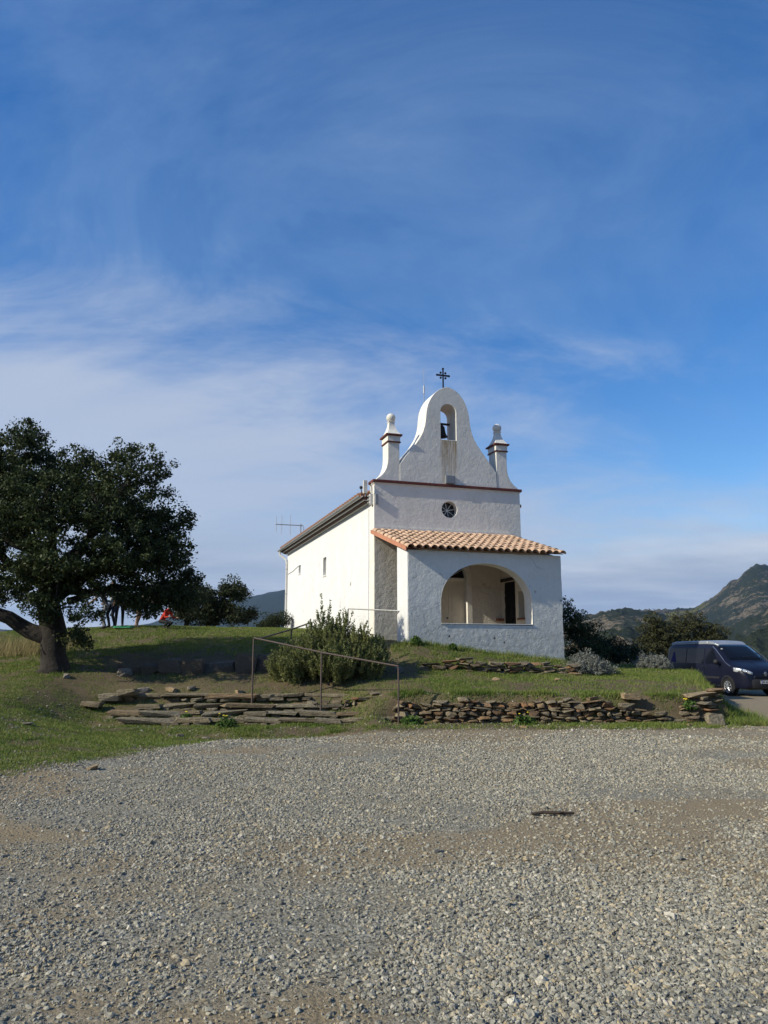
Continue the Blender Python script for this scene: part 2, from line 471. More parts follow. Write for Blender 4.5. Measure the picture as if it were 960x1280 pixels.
M['oak_leaf'] = foliage('oak_leaf', (0.028, 0.042, 0.015), (0.048, 0.066, 0.023), (0.085, 0.10, 0.045), 0.18, 0.5)
M['far_leaf'] = foliage('far_leaf', (0.024, 0.034, 0.016), (0.036, 0.048, 0.022), (0.055, 0.062, 0.03), 0.12, 0.6)
M['olive_leaf'] = foliage('olive_leaf', (0.045, 0.052, 0.024), (0.065, 0.066, 0.030), (0.095, 0.085, 0.040), 0.15, 0.6)
M['rosemary'] = foliage('rosemary_leaf', (0.115, 0.150, 0.055), (0.20, 0.21, 0.07), (0.30, 0.285, 0.15), 0.35, 0.6, 2.2)
M['silver'] = foliage('silver_leaf', (0.21, 0.22, 0.19), (0.15, 0.16, 0.135), (0.33, 0.34, 0.31), 0.12, 0.75)
M['grass'] = foliage('grass_blade', (0.095, 0.165, 0.028), (0.175, 0.215, 0.050), (0.31, 0.27, 0.11), 0.30, 0.6, 1.6)
M['straw'] = foliage('straw_blade', (0.30, 0.24, 0.115), (0.20, 0.18, 0.08), (0.40, 0.33, 0.18), 0.25, 0.7)
M['weed'] = foliage('weed_leaf', (0.05, 0.10, 0.022), (0.075, 0.125, 0.03), (0.10, 0.15, 0.04), 0.2, 0.5)
M['petal'] = simple('yellow_petal', (0.70, 0.55, 0.03), None, 5, 0.6)
M['bark'] = simple('oak_bark', (0.022, 0.018, 0.015), (0.042, 0.035, 0.028), 5, 0.95, bump_s=0.9, bump_scale=14, bump_d=0.06)

# ------------------------------------------------------------------ ground
def yw(x):      # front line of the terrace wall
    return 18.05 + 0.10 * np.sin(x * 0.9) + 0.06 * np.sin(x * 2.3 + 1)


def xr_edge(y):  # right edge of the terrace
    return np.interp(y, [16, 18.2, 21, 25, 30, 36], [7.75, 7.75, 8.5, 10.1, 11.5, 12.0])


def y_gravel(x):  # far edge of the gravel
    return np.interp(x, [-14, -8, -5.1, -3.9, -3.1, 0.3, 7.2, 7.9, 8.6, 9.6, 11.6, 12.6, 13.2], [6.5, 8.6, 10.1, 12.2, 15.8, 16.5, 16.9, 17.6, 18.6, 22.0, 26.0, 32.0, 60])


CTRL = []
for a in [(0, 940, 12.2), (0, 900, 15.2), (0, 862, 18.4), (0, 840, 20.4), (0, 819, 23.6), (0, 800, 27.5), (72, 838, 20.4), (60, 817, 23.2), (110, 868, 18.4), (105, 850, 19.8),
          (150, 846, 20.6), (150, 820, 22.2), (130, 807, 24.6), (150, 785, 28.5), (200, 848, 20.6), (210, 817, 22.3), (210, 803, 25), (205, 785, 28.5), (270, 847, 20.6), (270, 818, 22.3),
          (270, 803, 25), (280, 786, 29.5), (330, 846, 20.6), (335, 816, 22.5), (340, 800, 25), (345, 786, 30),
          (180, 862, 19.5), (270, 861, 19.5), (350, 861, 19.4), (420, 862, 19.3), (400, 842, 20.6), (455, 840, 20.9), (470, 820, 22.3),
          (505, 864, 18.6), (570, 866, 18.55), (640, 866, 18.5), (720, 867, 18.5), (800, 868, 18.5), (860, 867, 18.6),
          (540, 850, 20.2), (620, 851, 20.2), (700, 851, 20.3), (780, 850, 20.6), (870, 852, 20.6), (760, 838, 23.6), (830, 840, 24.2), (740, 832, 26), (800, 832, 27)]:
    CTRL.append(at(*a))
CTRL += [(-6.3, 17.9, 0.12), (-4.3, 17.75, 0.03), (-2.5, 17.7, 0.0), (-0.8, 17.7, 0.0), (-2.6, 18.6, 0.30), (-5.2, 18.7, 0.38), (-1.0, 18.6, 0.33),
         (-1.0, 23.5, 1.85), (-1.0, 26, 2.0), (-1.2, 32, 2.35), (-3.5, 38, 2.45), (-4, 44, 2.3), (0.7, 22.5, 1.76), (2.2, 22.9, 1.62), (3.8, 23.5, 1.44), (5.6, 24.2, 1.27), (2.3, 26, 1.7),
         (0.9, 22.0, 1.58), (3.0, 22.4, 1.40), (5.1, 23.0, 1.20), (1.2, 21.0, 1.02), (3.2, 21.3, 0.98), (5.2, 21.9, 0.95),
         (6.6, 26, 1.25), (7, 31, 0.9), (9.5, 29, 0.7), (5, 45, 1.0), (10, 40, -0.2),
         (-12, 33, 2.5), (-18, 30, 2.3), (-20, 20, 1.3), (-20, 40, 1.8), (-20, 12, 0.5), (-8, 36, 2.2), (-8, 46, 1.0)]
for x in (-20, -12, -7, -3, 0, 4, 8): CTRL += [(x, -12, 0), (x, -4, 0), (x, 3, 0)]
for x in (-4.5, -2, 1, 4, 8): CTRL += [(x, 9, 0)]
CTRL += [(-2.6, 14, 0.0), (0, 15.5, 0), (-7, 7.5, 0.0), (-12, 6, 0.0), (16, 5, 0), (16, 15, 0), (16, 25, 0), (22, -5, 0), (30, 10, -0.4), (30, 30, -1.0), (16, 32, 0), (14, 40, -1.5),
         (-36, 10, 0.0), (-36, 30, 0.5), (-36, 50, -1), (-36, -12, 0), (0, 60, -1), (32, 55, -4), (-15, 60, -1), (-36, -25, 0), (0, -28, 0), (32, -25, -.5)]
CTRL = np.array(CTRL, float)


def _tps_fit(P, reg=0.02):
    d2 = ((P[:, None, :2] - P[None, :, :2]) ** 2).sum(-1)
    K = np.where(d2 > 0, 0.5 * d2 * np.log(np.maximum(d2, 1e-12)), 0) + reg * np.eye(len(P))
    A = np.zeros((len(P) + 3, len(P) + 3)); A[:len(P), :len(P)] = K
    A[:len(P), len(P)] = 1; A[:len(P), len(P) + 1:] = P[:, :2]; A[len(P):, :len(P)] = A[:len(P), len(P):].T
    return np.linalg.solve(A, np.concatenate([P[:, 2], np.zeros(3)]))


TPS = _tps_fit(CTRL)


def upper(x, y):
    x = np.asarray(x, float); y = np.asarray(y, float); s = x.shape
    X = x.ravel(); Yv = y.ravel(); out = TPS[-3] + TPS[-2] * X + TPS[-1] * Yv
    for i, p in enumerate(CTRL):
        d2 = (X - p[0]) ** 2 + (Yv - p[1]) ** 2
        out = out + TPS[i] * 0.5 * d2 * np.log(np.maximum(d2, 1e-12))
    return out.reshape(s)


def ground_z(x, y):
    x = np.asarray(x, float); y = np.asarray(y, float)
    u = upper(x, y)
    lot = 0.02 * (fbm(x * 0.35, y * 0.35, 3, 3) - 0.5)
    # gravel lot in front, terrace behind the wall, bank at its right edge
    front = sstep(yw(x) - 0.02, yw(x) + 0.22, y)
    w = sstep(-0.5, 0.3, x)
    left = sstep(y_gravel(x) - 2.0, y_gravel(x) + 0.4, y)
    keep = left * (1 - w) + front * w
    right = 1 - sstep(xr_edge(y) - 0.15, xr_edge(y) + 0.55, x)
    z = lot * (1 - keep * right) + u * keep * right
    # beyond the hilltop the land falls away
    far = np.maximum.reduce([sstep(33, 62, y), sstep(24, 45, x), sstep(-24, -45, x) if False else sstep(24, 45, -x), sstep(14, 32, -y)])
    z = z - far * 16
    # treads of the stone steps are cut into the slope
    tread = np.interp(y, [17.2, 17.85, 18.02, 18.32, 18.50, 18.80, 18.98, 19.26, 19.44, 19.95], [-0.03, -0.05, 0.04, 0.08, 0.165, 0.205, 0.30, 0.345, 0.54, 0.74])
    wst = sstep(-8.6, -6.4, x) * (1 - sstep(-1.2, -0.2, x)) * sstep(16.6, 17.3, y) * (1 - sstep(19.4, 20.7, y))
    z = z * (1 - wst) + tread * wst
    rough = np.clip(keep * right, 0, 1) * 0.07 * (fbm(x * 1.6, y * 1.6, 8, 4) - 0.5) + 0.012 * (fbm(x * 6, y * 6, 21, 3) - 0.5)
    return z + rough


def gz(x, y): return float(ground_z(np.array([x]), np.array([y]))[0])


def cover(x, y):
    """grass amount, bare-earth amount"""
    yg = y_gravel(x) + 1.5 * (fbm(x * 0.9, y * 0.9, 31, 4) - 0.5) + 0.8 * (fbm(x * 3.4, y * 3.4, 35, 3) - 0.5)
    lawn = sstep(-0.5, 0.6, y - yg) * (1 - sstep(xr_edge(y) + 0.5, xr_edge(y) + 0.9, x))
    n1 = fbm(x * 0.55, y * 0.55, 40, 4); n2 = fbm(x * 2.1, y * 2.1, 47, 3)
    bare = np.zeros_like(x)
    # strip under the terrace wall is half earth
    bare = np.maximum(bare, 0.90 * (1 - sstep(0.3, 1.15, np.abs(y - 16.9))) * sstep(-3.6, -2.0, x) * (1 - 0.5 * sstep(0.5, 0.62, n2)))
    # shaded bank, path round the steps, edge of the upper bed
    bare = np.maximum(bare, 0.95 * np.exp(-((y - 21.6) / 0.95) ** 2) * (1 - sstep(-2.9, -2.0, x)) * sstep(-8.5, -7.2, x))
    bare = np.maximum(bare, 0.85 * np.exp(-((y - 20.0) / 0.7) ** 2) * (1 - sstep(-0.9, -0.1, x)) * sstep(-7.0, -5.5, x))
    bare = np.maximum(bare, 0.75 * np.exp(-((x + 0.2) / 1.0) ** 2 - ((y - 21.6) / 1.1) ** 2))
    bare = np.maximum(bare, 0.85 * np.exp(-((x - 6.7) / 0.75) ** 2 - ((y - 18.7) / 0.6) ** 2))
    bare = np.maximum(bare, 0.55 * np.exp(-((x + 7.9) / 1.6) ** 2 - ((y - 19) / 1.2) ** 2))
    bare = np.maximum(bare, 0.35 * sstep(17.6, 17.9, y) * (1 - sstep(19.4, 19.7, y)) * sstep(-6.9, -6.2, x) * (1 - sstep(-1.2, -0.3, x)))
    bare = np.maximum(bare, (1 - 0.6 * sstep(22.5, 23.5, y)) * (0.75 - 0.45 * (1 - sstep(-4.5, -2.5, x)) * (1 - sstep(18.5, 20, y))) * sstep(0.46, 0.62, n1))
    n3 = fbm(x * 3.6, y * 3.6, 66, 3)
    g = np.clip((0.22 + 0.78 * sstep(0.36, 0.56, n3)) * lawn * (1.0 - bare) * (0.72 + 0.75 * (n2 - 0.35)), 0, 1)
    return g, lawn


def make_ground_mat():
    m, nt, n, l, bs = nodes_of('ground_earth')
    geo = n.new('ShaderNodeNewGeometry'); v = geo.outputs['Position']
    at_ = n.new('ShaderNodeAttribute'); at_.attribute_name = 'cover'
    sp = n.new('ShaderNodeSeparateColor'); l.new(at_.outputs['Color'], sp.inputs[0])
    n1 = tex_noise(n, l, v, 0.35, 6, 0.6, 0.4); n2 = tex_noise(n, l, v, 3.0, 8, 0.65); n3 = tex_noise(n, l, v, 45, 6, 0.7)
    # fine crushed stone between the pebbles
    vo = n.new('ShaderNodeTexVoronoi'); vo.inputs['Scale'].default_value = 42; l.new(v, vo.inputs['Vector'])
    vs = n.new('ShaderNodeSeparateColor'); l.new(vo.outputs['Color'], vs.inputs[0])
    grav = cramp(n, l, vs.outputs[0], [(0.0, (0.11, 0.106, 0.088)), (0.35, (0.19, 0.183, 0.15)), (0.7, (0.27, 0.26, 0.213)), (1.0, (0.38, 0.36, 0.30))])
    dirt = cmix(n, l, n2, (0.175, 0.145, 0.09), (0.285, 0.232, 0.145))
    gmix = cramp(n, l, nmath(n, l, 'ADD', nmath(n, l, 'MULTIPLY', n1, 0.6), nmath(n, l, 'MULTIPLY', n2, 0.4)), [(0.44, 0.05), (0.66, 0.65)])
    c = cmix(n, l, gmix, grav, dirt)
    och = cramp(n, l, tex_noise(n, l, v, 0.55, 5, 0.6, 0.5), [(0.54, 0.0), (0.66, 0.75)])
    c = cmix(n, l, och, c, (0.26, 0.195, 0.105))
    c = cmix(n, l, nmath(n, l, 'MULTIPLY', sp.outputs[2], 0.85), c, cmix(n, l, n2, (0.20, 0.15, 0.088), (0.30, 0.235, 0.145)))
    earth = cmix(n, l, n2, (0.070, 0.052, 0.034), (0.165, 0.122, 0.074))
    c = cmix(n, l, sp.outputs[1], c, earth)
    gr = cmix(n, l, n2, (0.085, 0.115, 0.028), (0.145, 0.150, 0.055))
    c = cmix(n, l, nmath(n, l, 'MULTIPLY', sp.outputs[0], cramp(n, l, n3, [(0.3, 0.55), (0.6, 1.0)])), c, gr)
    l.new(c, bs.inputs['Base Color']); bs.inputs['Roughness'].default_value = 0.95; bs.inputs['Specular IOR Level'].default_value = 0.15
    h = nmath(n, l, 'ADD', nmath(n, l, 'MULTIPLY', nmath(n, l, 'SUBTRACT', 1.0, vo.outputs[0]), 0.6), nmath(n, l, 'ADD', n3, n2))
    bump(n, l, h, 0.8, 0.02, bs)
    return m


def build_ground():
    def axis(lo, a, b, hi, fine, coarse):
        return np.concatenate([np.arange(lo, a, coarse), np.arange(a, b, fine), np.arange(b, hi + coarse, coarse)])
    xs = axis(-46, -11, 15, 46, 0.085, 1.0); ys = axis(-34, 2.5, 16.8, 16.8, 0.13, 1.0)
    ys = np.concatenate([ys[:-1], np.arange(16.8, 23.5, 0.075), np.arange(23.5, 34, 0.2), np.arange(34, 66, 1.0)])
    X, Yg = np.meshgrid(xs, ys); Z = ground_z(X, Yg)
    nx, ny = len(xs), len(ys)
    co = np.stack([X, Yg, Z], -1).reshape(-1, 3)
    i = np.arange(nx * ny).reshape(ny, nx)
    q = np.stack([i[:-1, :-1], i[:-1, 1:], i[1:, 1:], i[1:, :-1]], -1).reshape(-1, 4)
    me = bpy.data.meshes.new('ground')
    me.vertices.add(len(co)); me.loops.add(len(q) * 4); me.polygons.add(len(q))
    me.vertices.foreach_set('co', co.reshape(-1).astype(np.float32))
    me.loops.foreach_set('vertex_index', q.reshape(-1).astype(np.int32))
    me.polygons.foreach_set('loop_start', np.arange(0, len(q) * 4, 4, dtype=np.int32))
    me.polygons.foreach_set('use_smooth', np.ones(len(q), dtype=bool))
    me.update(calc_edges=True)
    g, lawn = cover(X.ravel(), Yg.ravel())
    at_ = me.color_attributes.new('cover', 'FLOAT_COLOR', 'POINT')
    c = np.zeros((len(co), 4), np.float32); c[:, 0] = g; c[:, 1] = lawn; c[:, 2] = np.maximum(sstep(0.49, 0.62, fbm(co[:, 0] * 0.42 + 11, co[:, 1] * 0.60 + 5, 170, 4)), 0.8 * sstep(14.6, 16.4, co[:, 1])); c[:, 3] = 1
    at_.data.foreach_set('color', c.reshape(-1))
    me.materials.append(make_ground_mat())
    o = bpy.data.objects.new('ground', me); COL.objects.link(o); tag(o, kind='structure')
    return o


GROUND = build_ground()

# ------------------------------------------------------------------ far hills
def build_hills():
    th = np.concatenate([np.arange(-180, -36, 2.0), np.arange(-36, 42, 0.09), np.arange(42, 180.1, 2.0)])
    rr = np.concatenate([np.geomspace(30, 250, 26), np.geomspace(265, 3000, 120), np.geomspace(3080, 9000, 46)])
    T, Rr = np.meshgrid(np.radians(th), rr)
    X = np.sin(T) * Rr; Yg = np.cos(T) * Rr
    px = 480 + 976 * np.tan(np.clip(T, -1.2, 1.2))
    base = -10 - 42 * sstep(30, 260, Rr) + 10 * (fbm(X / 160, Yg / 160, 60, 4) - 0.5)
    inb = sstep(-1.25, -0.9, T) * (1 - sstep(0.9, 1.25, T))
    def elev(pts):
        xs, ysv = zip(*pts)
        y = np.interp(px, xs, ysv)
        return np.arctan((640 - y) / 960) + PITCH
    ridges = [
        (2300, 800, [(-900, 800), (300, 812), (560, 806), (690, 792), (725, 775), (760, 770), (800, 768), (840, 767), (874, 765), (894, 755), (910, 745), (920, 737), (930, 734), (942, 724), (956, 719), (966, 720), (980, 724), (1000, 729), (1040, 738), (1150, 735), (1300, 755), (1900, 770)], 0.075),
        (1150, 380, [(-900, 830), (560, 830), (660, 800), (700, 785), (728, 775), (752, 768), (775, 764), (800, 765), (826, 770), (850, 777), (880, 788), (905, 792), (940, 778), (985, 764), (1060, 760), (1200, 770), (1900, 790)], 0.12),
        (520, 170, [(-900, 850), (600, 838), (690, 816), (730, 803), (765, 792), (788, 790), (806, 800), (840, 814), (880, 822), (925, 806), (975, 792), (1050, 790), (1250, 810), (1900, 820)], 0.14),
        (4300, 1300, [(-1900, 775), (-700, 760), (-300, 772), (0, 790), (120, 792), (185, 782), (215, 772), (240, 766), (270, 759), (300, 751), (325, 745), (345, 740), (365, 737), (400, 733), (450, 741), (520, 760), (600, 780), (700, 800), (1900, 810)], 0.11)]
    Z = base.copy()
    for k, (r0, w, prof, amp) in enumerate(ridges):
        H = 1.6 + r0 * np.tan(elev(prof))
        nz = fbm(X / (w * 0.35), Yg / (w * 0.35), 70 + 9 * k, 6, 0.52) - 0.5
        rid = 1 - np.abs(2 * fbm(X / (w * 0.5), Yg / (w * 0.5), 120 + 9 * k, 5) - 1)
        d = (Rr - r0) / w
        nz = nz + 0.45 * (fbm(X / (w * 0.07), Yg / (w * 0.07), 170 + 9 * k, 4, 0.6) - 0.5)
        shp = np.exp(-np.where(d < 0, d * d * 1.0, d * d * 2.0))
        hh = base + (H - base) * shp
        hh = hh + (H - base) * amp * (nz * 0.9 + (rid - 0.75) * 0.8 * (1 - 0.8 * np.exp(-(d * 5) ** 2))) * inb
        Z = np.maximum(Z, hh)
    tuft = np.maximum(fbm(X / 9, Yg / 9, 200, 3) - 0.48, 0) * 14 * sstep(300, 500, Rr) * (1 - sstep(2500, 3500, Rr))
    Z = Z + tuft
    n_t, n_r = len(th), len(rr)
    co = np.stack([X, Yg, Z], -1).reshape(-1, 3)
    i = np.arange(n_t * n_r).reshape(n_r, n_t)
    q = np.stack([i[:-1, :-1], i[1:, :-1], i[1:, 1:], i[:-1, 1:]], -1).reshape(-1, 4)[:, ::-1]
    me = bpy.data.meshes.new('hills')
    me.vertices.add(len(co)); me.loops.add(len(q) * 4); me.polygons.add(len(q))
    me.vertices.foreach_set('co', co.reshape(-1).astype(np.float32))
    me.loops.foreach_set('vertex_index', q.reshape(-1).astype(np.int32))
    me.polygons.foreach_set('loop_start', np.arange(0, len(q) * 4, 4, dtype=np.int32))
    me.polygons.foreach_set('use_smooth', np.ones(len(q), dtype=bool))
    me.update(calc_edges=True)
    m, nt, n, l, bs = nodes_of('maquis_hillside')
    geo = n.new('ShaderNodeNewGeometry'); v = geo.outputs['Position']
    patch = tex_noise(n, l, v, 0.0065, 6, 0.6, 0.4)
    shr = tex_noise(n, l, v, 0.13, 5, 0.65); shr2 = tex_noise(n, l, v, 0.035, 5, 0.7)
    soil = cmix(n, l, tex_noise(n, l, v, 0.02, 5, 0.6), (0.14, 0.112, 0.072), (0.20, 0.16, 0.105))
    rocky = cramp(n, l, tex_noise(n, l, v, 0.06, 7, 0.7), [(0.54, 0.0), (0.62, 0.9)])
    soil = cmix(n, l, rocky, soil, (0.24, 0.215, 0.18))
    bush = cmix(n, l, shr, (0.013, 0.020, 0.011), (0.038, 0.046, 0.023))
    sx = n.new('ShaderNodeSeparateXYZ'); l.new(v, sx.inputs[0])
    wood = nmath(n, l, 'MULTIPLY', nmath(n, l, 'MULTIPLY', sx.outputs[0], -0.004, True), 0.75)      # wooded western range, its cloud shade also put in as more dark bush
    patch = nmath(n, l, 'ADD', patch, wood)
    dens = nmath(n, l, 'ADD', nmath(n, l, 'MULTIPLY', patch, 1.1), nmath(n, l, 'ADD', nmath(n, l, 'MULTIPLY', shr, 0.75), nmath(n, l, 'MULTIPLY', shr2, 0.5)))
    c = cmix(n, l, cramp(n, l, dens, [(1.02 / 2.35, 0.0), (1.16 / 2.35, 1.0)]), soil, bush) if False else cmix(n, l, cramp(n, l, nmath(n, l, 'DIVIDE', dens, 2.35), [(0.435, 0.0), (0.475, 1.0)]), soil, bush)
    # a few terraced vineyards, yellow-green in autumn
    vine = nmath(n, l, 'MULTIPLY', cramp(n, l, tex_noise(n, l, v, 0.0042, 2, 0.5), [(0.63, 0.0), (0.645, 1.0)]), nmath(n, l, 'GREATER_THAN', sx.outputs[0], 0.0))
    wv = n.new('ShaderNodeTexWave'); wv.inputs['Scale'].default_value = 0.09; wv.inputs['Distortion'].default_value = 1.5; l.new(v, wv.inputs[0])
    vc = cmix(n, l, wv.outputs[1], (0.17, 0.15, 0.045), (0.085, 0.095, 0.03))
    c = cmix(n, l, vine, c, vc)
    l.new(c, bs.inputs['Base Color']); bs.inputs['Roughness'].default_value = 0.95; bs.inputs['Specular IOR Level'].default_value = 0.1
    bump(n, l, nmath(n, l, 'ADD', shr, nmath(n, l, 'MULTIPLY', shr2, 2.0)), 1.0, 9.0, bs)
    me.materials.append(m)
    o = bpy.data.objects.new('hills', me); COL.objects.link(o); tag(o, kind='structure')


build_hills()

# ------------------------------------------------------------------ chapel
ZB = 1.70
CH = empty('chapel', (-0.333, 26.0, ZB), R(18))
tag(CH, 'white limewashed hilltop chapel with bell gable and arched tiled porch', 'chapel')


def zl(z): return z - ZB


def off(pts): return [(p[0], zl(p[1])) for p in pts]


def ell(cx, cz, rx, rz, a0, a1, n):
    return [(cx + rx * math.cos(R(a0 + (a1 - a0) * i / n)), cz + rz * math.sin(R(a0 + (a1 - a0) * i / n))) for i in range(n + 1)]


def build_chapel():
    UW = 5.6; UM = 2.8
    rr = random.Random(9)
    # facade wall: round window and door openings
    door_hole = [(2.20, 1.74), (3.40, 1.74)] + ell(UM, 4.16, 0.60, 0.60, 0, 180, 16)
    rose = ell(UM, 6.57, 0.30, 0.30, 0, 360, 32)[:-1]
    outl = resample([(0, 0.6), (UW, 0.6), (UW, 7.38), (0, 7.38)], 0.35, 0.006, rr)
    MB().prism(off(outl), [off(door_hole), off(rose)], 0, 0.5).build('facade_wall', M['facade'], CH)
    # long walls
    w1 = [(6.88, 4.80), (7.42, 4.80), (7.42, 5.58), (6.88, 5.58)]; w2 = [(12.15, 5.38), (12.62, 5.38), (12.62, 5.80), (12.15, 5.80)]
    MB().prism(off(resample([(0.5, 0.6), (15.6, 0.6), (15.6, 6.72), (0.5, 6.72)], 0.5, 0.0, rr)), [off(w1), off(w2)], 0.0, 0.45, 'yz').build('side_wall', M['wall'], CH)
    MB().box(UW - 0.45, UW, 0.5, 15.6, zl(0.2), zl(6.72)).build('side_wall', M['wall'], CH)
    MB().prism(off([(0.45, 0.2), (UW - 0.45, 0.2), (UW - 0.45, 6.75), (UM, 7.9), (0.45, 6.75)]), [], 15.1, 15.598).build('rear_wall', M['wall'], CH)
    for (v0, v1, z0, z1) in ((6.88, 7.42, 4.80, 5.58), (12.15, 12.62, 5.38, 5.80)):
        w = MB().box(0.20, 0.23, v0, v1, zl(z0), zl(z1)).build('window', M['dark'], CH)
        MB().box(-0.03, 0.2, v0 - 0.02, v1 + 0.02, zl(z0) - 0.05, zl(z0) - 0.002).build('sill', M['wall'], w)
        MB().box(0.165, 0.198, (v0 + v1) / 2 - 0.02, (v0 + v1) / 2 + 0.02, zl(z0), zl(z1)).build('muntin', M['spoke'], w)
        f = MB()
        for (a, b, c, d) in ((v0, v0 + 0.05, z0, z1), (v1 - 0.05, v1, z0, z1), (v0 + 0.05, v1 - 0.05, z1 - 0.05, z1), (v0 + 0.05, v1 - 0.05, z0, z0 + 0.05)):
            f.box(0.14, 0.19, a, b, zl(c), zl(d))
        f.build('window_frame', M['reveal'], w)
    # dado of rough render on the wall inside the porch
    MB().prism(off(resample([(0.012, 1.0), (2.02, 1.0), (2.02, 3.86), (0.012, 3.86)], 0.3, 0.006, rr)), [], -0.02, -0.002).build('dado', M['dado'], CH)
    MB().prism(off(resample([(3.58, 1.0), (4.74, 1.0), (4.74, 3.86), (3.58, 3.86)], 0.3, 0.006, rr)), [], -0.02, -0.002).build('dado', M['dado'], CH)
    # plaster of the wall inside the porch above the dado
    MB().prism(off([(0.012, 3.861), (2.02, 3.861), (2.02, 5.55), (0.012, 5.55)]), [], -0.012, -0.002).build('plaster', M['inner'], CH)
    MB().prism(off([(3.58, 3.861), (4.74, 3.861), (4.74, 5.55), (3.58, 5.55)]), [], -0.012, -0.002).build('plaster', M['inner'], CH)
    # door surround, transom, two leaves, fanlight
    sur_o = [(2.02, 1.0), (2.02, 4.16)] + ell(UM, 4.16, 0.78, 0.78, 180, 0, 18)[1:] + [(3.58, 1.0)]
    sur_i = [(3.40, 1.0)] + ell(UM, 4.16, 0.60, 0.60, 0, 180, 16) + [(2.20, 1.0)]
    MB().prism(off(sur_o + sur_i), [], -0.06, -0.003).build('door_surround', M['reveal'], CH)
    for (a, b) in ((2.20, 2.797), (2.803, 3.40)):
        d = MB().box(a, b, 0.20, 0.25, zl(1.75), zl(4.06)).build('door', M['door'], CH, bevel=0.006)
        for (z0, z1) in ((1.95, 2.85), (3.0, 3.9)):
            MB().box(a + 0.12, b - 0.12, 0.186, 0.198, zl(z0), zl(z1)).build('door_panel', M['door'], d, bevel=0.005)
        if a < 2.5: MB().lathe([(0.012, 0), (0.03, 0.02), (0.03, 0.05), (0.01, 0.06)], (2.73, 0.135, zl(2.75)), 10, 'y').build('door_handle', M['iron'], d)
    MB().box(2.20, 3.40, 0.12, 0.26, zl(4.06), zl(4.155)).build('transom', M['reveal'], CH, bevel=0.006)
    fan = MB().prism(off([(2.2, 4.158), (3.4, 4.158)] + ell(UM, 4.16, 0.598, 0.598, 0, 180, 16)[1:-1]), [], 0.2, 0.22).build('fanlight', M['dark'], CH)
    for a in (30, 60, 90, 120, 150):
        MB().tube([(UM, 0.18, zl(4.17)), (UM + 0.58 * math.cos(R(a)), 0.18, zl(4.16 + 0.58 * math.sin(R(a))))], 0.013, 5).build('fanlight_bar', M['spoke'], fan)
    # round window with spokes
    rg = MB().lathe([(0.30, 0.26), (0.30, 0.28)], (UM, 0, zl(6.57)), 28, 'y').build('round_window', M['dark'], CH)
    for k in range(8):
        a = math.pi * k / 4 + 0.2
        MB().tube([(UM, 0.24, zl(6.57)), (UM + 0.30 * math.cos(a), 0.24, zl(6.57 + 0.30 * math.sin(a)))], 0.014, 5).build('spoke', M['spoke'], rg)
    MB().lathe([(0.03, 0.215), (0.045, 0.225), (0.045, 0.25), (0.02, 0.255)], (UM, 0, zl(6.57)), 12, 'y').build('boss', M['spoke'], rg)
    # red string course
    MB().box(-0.07, UW + 0.07, -0.07, 0.52, zl(7.38), zl(7.475)).build('string_course', M['red'], CH, bevel=0.01)
    MB().box(-0.03, UW + 0.03, -0.035, 0.5, zl(7.345), zl(7.378)).build('string_course_fillet', M['facade'], CH)
    # bell gable: traced sweep, arch opening
    gab = [(0.93, 7.478), (0.93, 8.08), (1.159, 8.411), (1.443, 8.754), (1.683, 9.097), (1.829, 9.388), (1.915, 9.723), (1.95, 10.053), (2.003, 10.34), (2.132, 10.636), (2.331, 10.895), (2.55, 11.05), (2.79, 11.13),
           (3.03, 11.06), (3.25, 10.91), (3.44, 10.66), (3.57, 10.36), (3.635, 10.06), (3.67, 9.73), (3.755, 9.39), (3.90, 9.09), (4.15, 8.74), (4.43, 8.38), (4.67, 8.05), (4.69, 7.478)]
    # smooth with a Catmull-Rom pass on the curved part
    def cr(p0, p1, p2, p3, t):
        return tuple(0.5 * ((2 * p1[i]) + (-p0[i] + p2[i]) * t + (2 * p0[i] - 5 * p1[i] + 4 * p2[i] - p3[i]) * t * t + (-p0[i] + 3 * p1[i] - 3 * p2[i] + p3[i]) * t ** 3) for i in (0, 1))
    body = gab[1:-1]; cur = []
    for i in range(len(body) - 1):
        p0 = body[max(i - 1, 0)]; p3 = body[min(i + 2, len(body) - 1)]
        cur += [cr(p0, body[i], body[i + 1], p3, t) for t in (0, 0.33, 0.66)]
    cur.append(body[-1])
    gab = [gab[0]] + cur + [gab[-1]]
    bell_hole = [(2.50, 9.13), (3.11, 9.13), (3.11, 10.17)] + ell(2.805, 10.17, 0.305, 0.31, 0, 180, 14)[1:-1] + [(2.50, 10.17)]
    MB().prism(off(gab), [off(bell_hole)], -0.01, 0.86).build('bell_gable', M['facade'], CH, bevel=0.02)
    # two pinnacles
    for sgn in (-1, 1):
        if sgn < 0: uf = lambda x: x
        else: uf = lambda x: UW + 0.02 - x
        pl = [(0.06, 7.478), (0.10, 7.53), (0.25, 7.64), (0.37, 7.78), (0.44, 7.93), (0.485, 8.10), (0.50, 8.28), (0.50, 9.10), (0.925, 9.10), (0.925, 7.478)]
        pl = [(uf(a), b) for a, b in pl]
        pin = MB().prism(off(pl), [], 0.0, 0.62).build('pinnacle', M['facade'], CH, bevel=0.015)
        c = uf(0.7125); cv = 0.31
        MB().box(c - 0.255, c + 0.255, -0.045, 0.665, zl(8.86), zl(8.90)).build('pinnacle_band', M['red'], pin, bevel=0.006)
        MB().box(c - 0.235, c + 0.235, -0.025, 0.645, zl(8.901), zl(9.105)).build('pinnacle_block', M['facade'], pin, bevel=0.01)
        MB().box(c - 0.30, c + 0.30, -0.09, 0.71, zl(9.106), zl(9.165)).build('pinnacle_band', M['red'], pin, bevel=0.008)
        cap = MB()
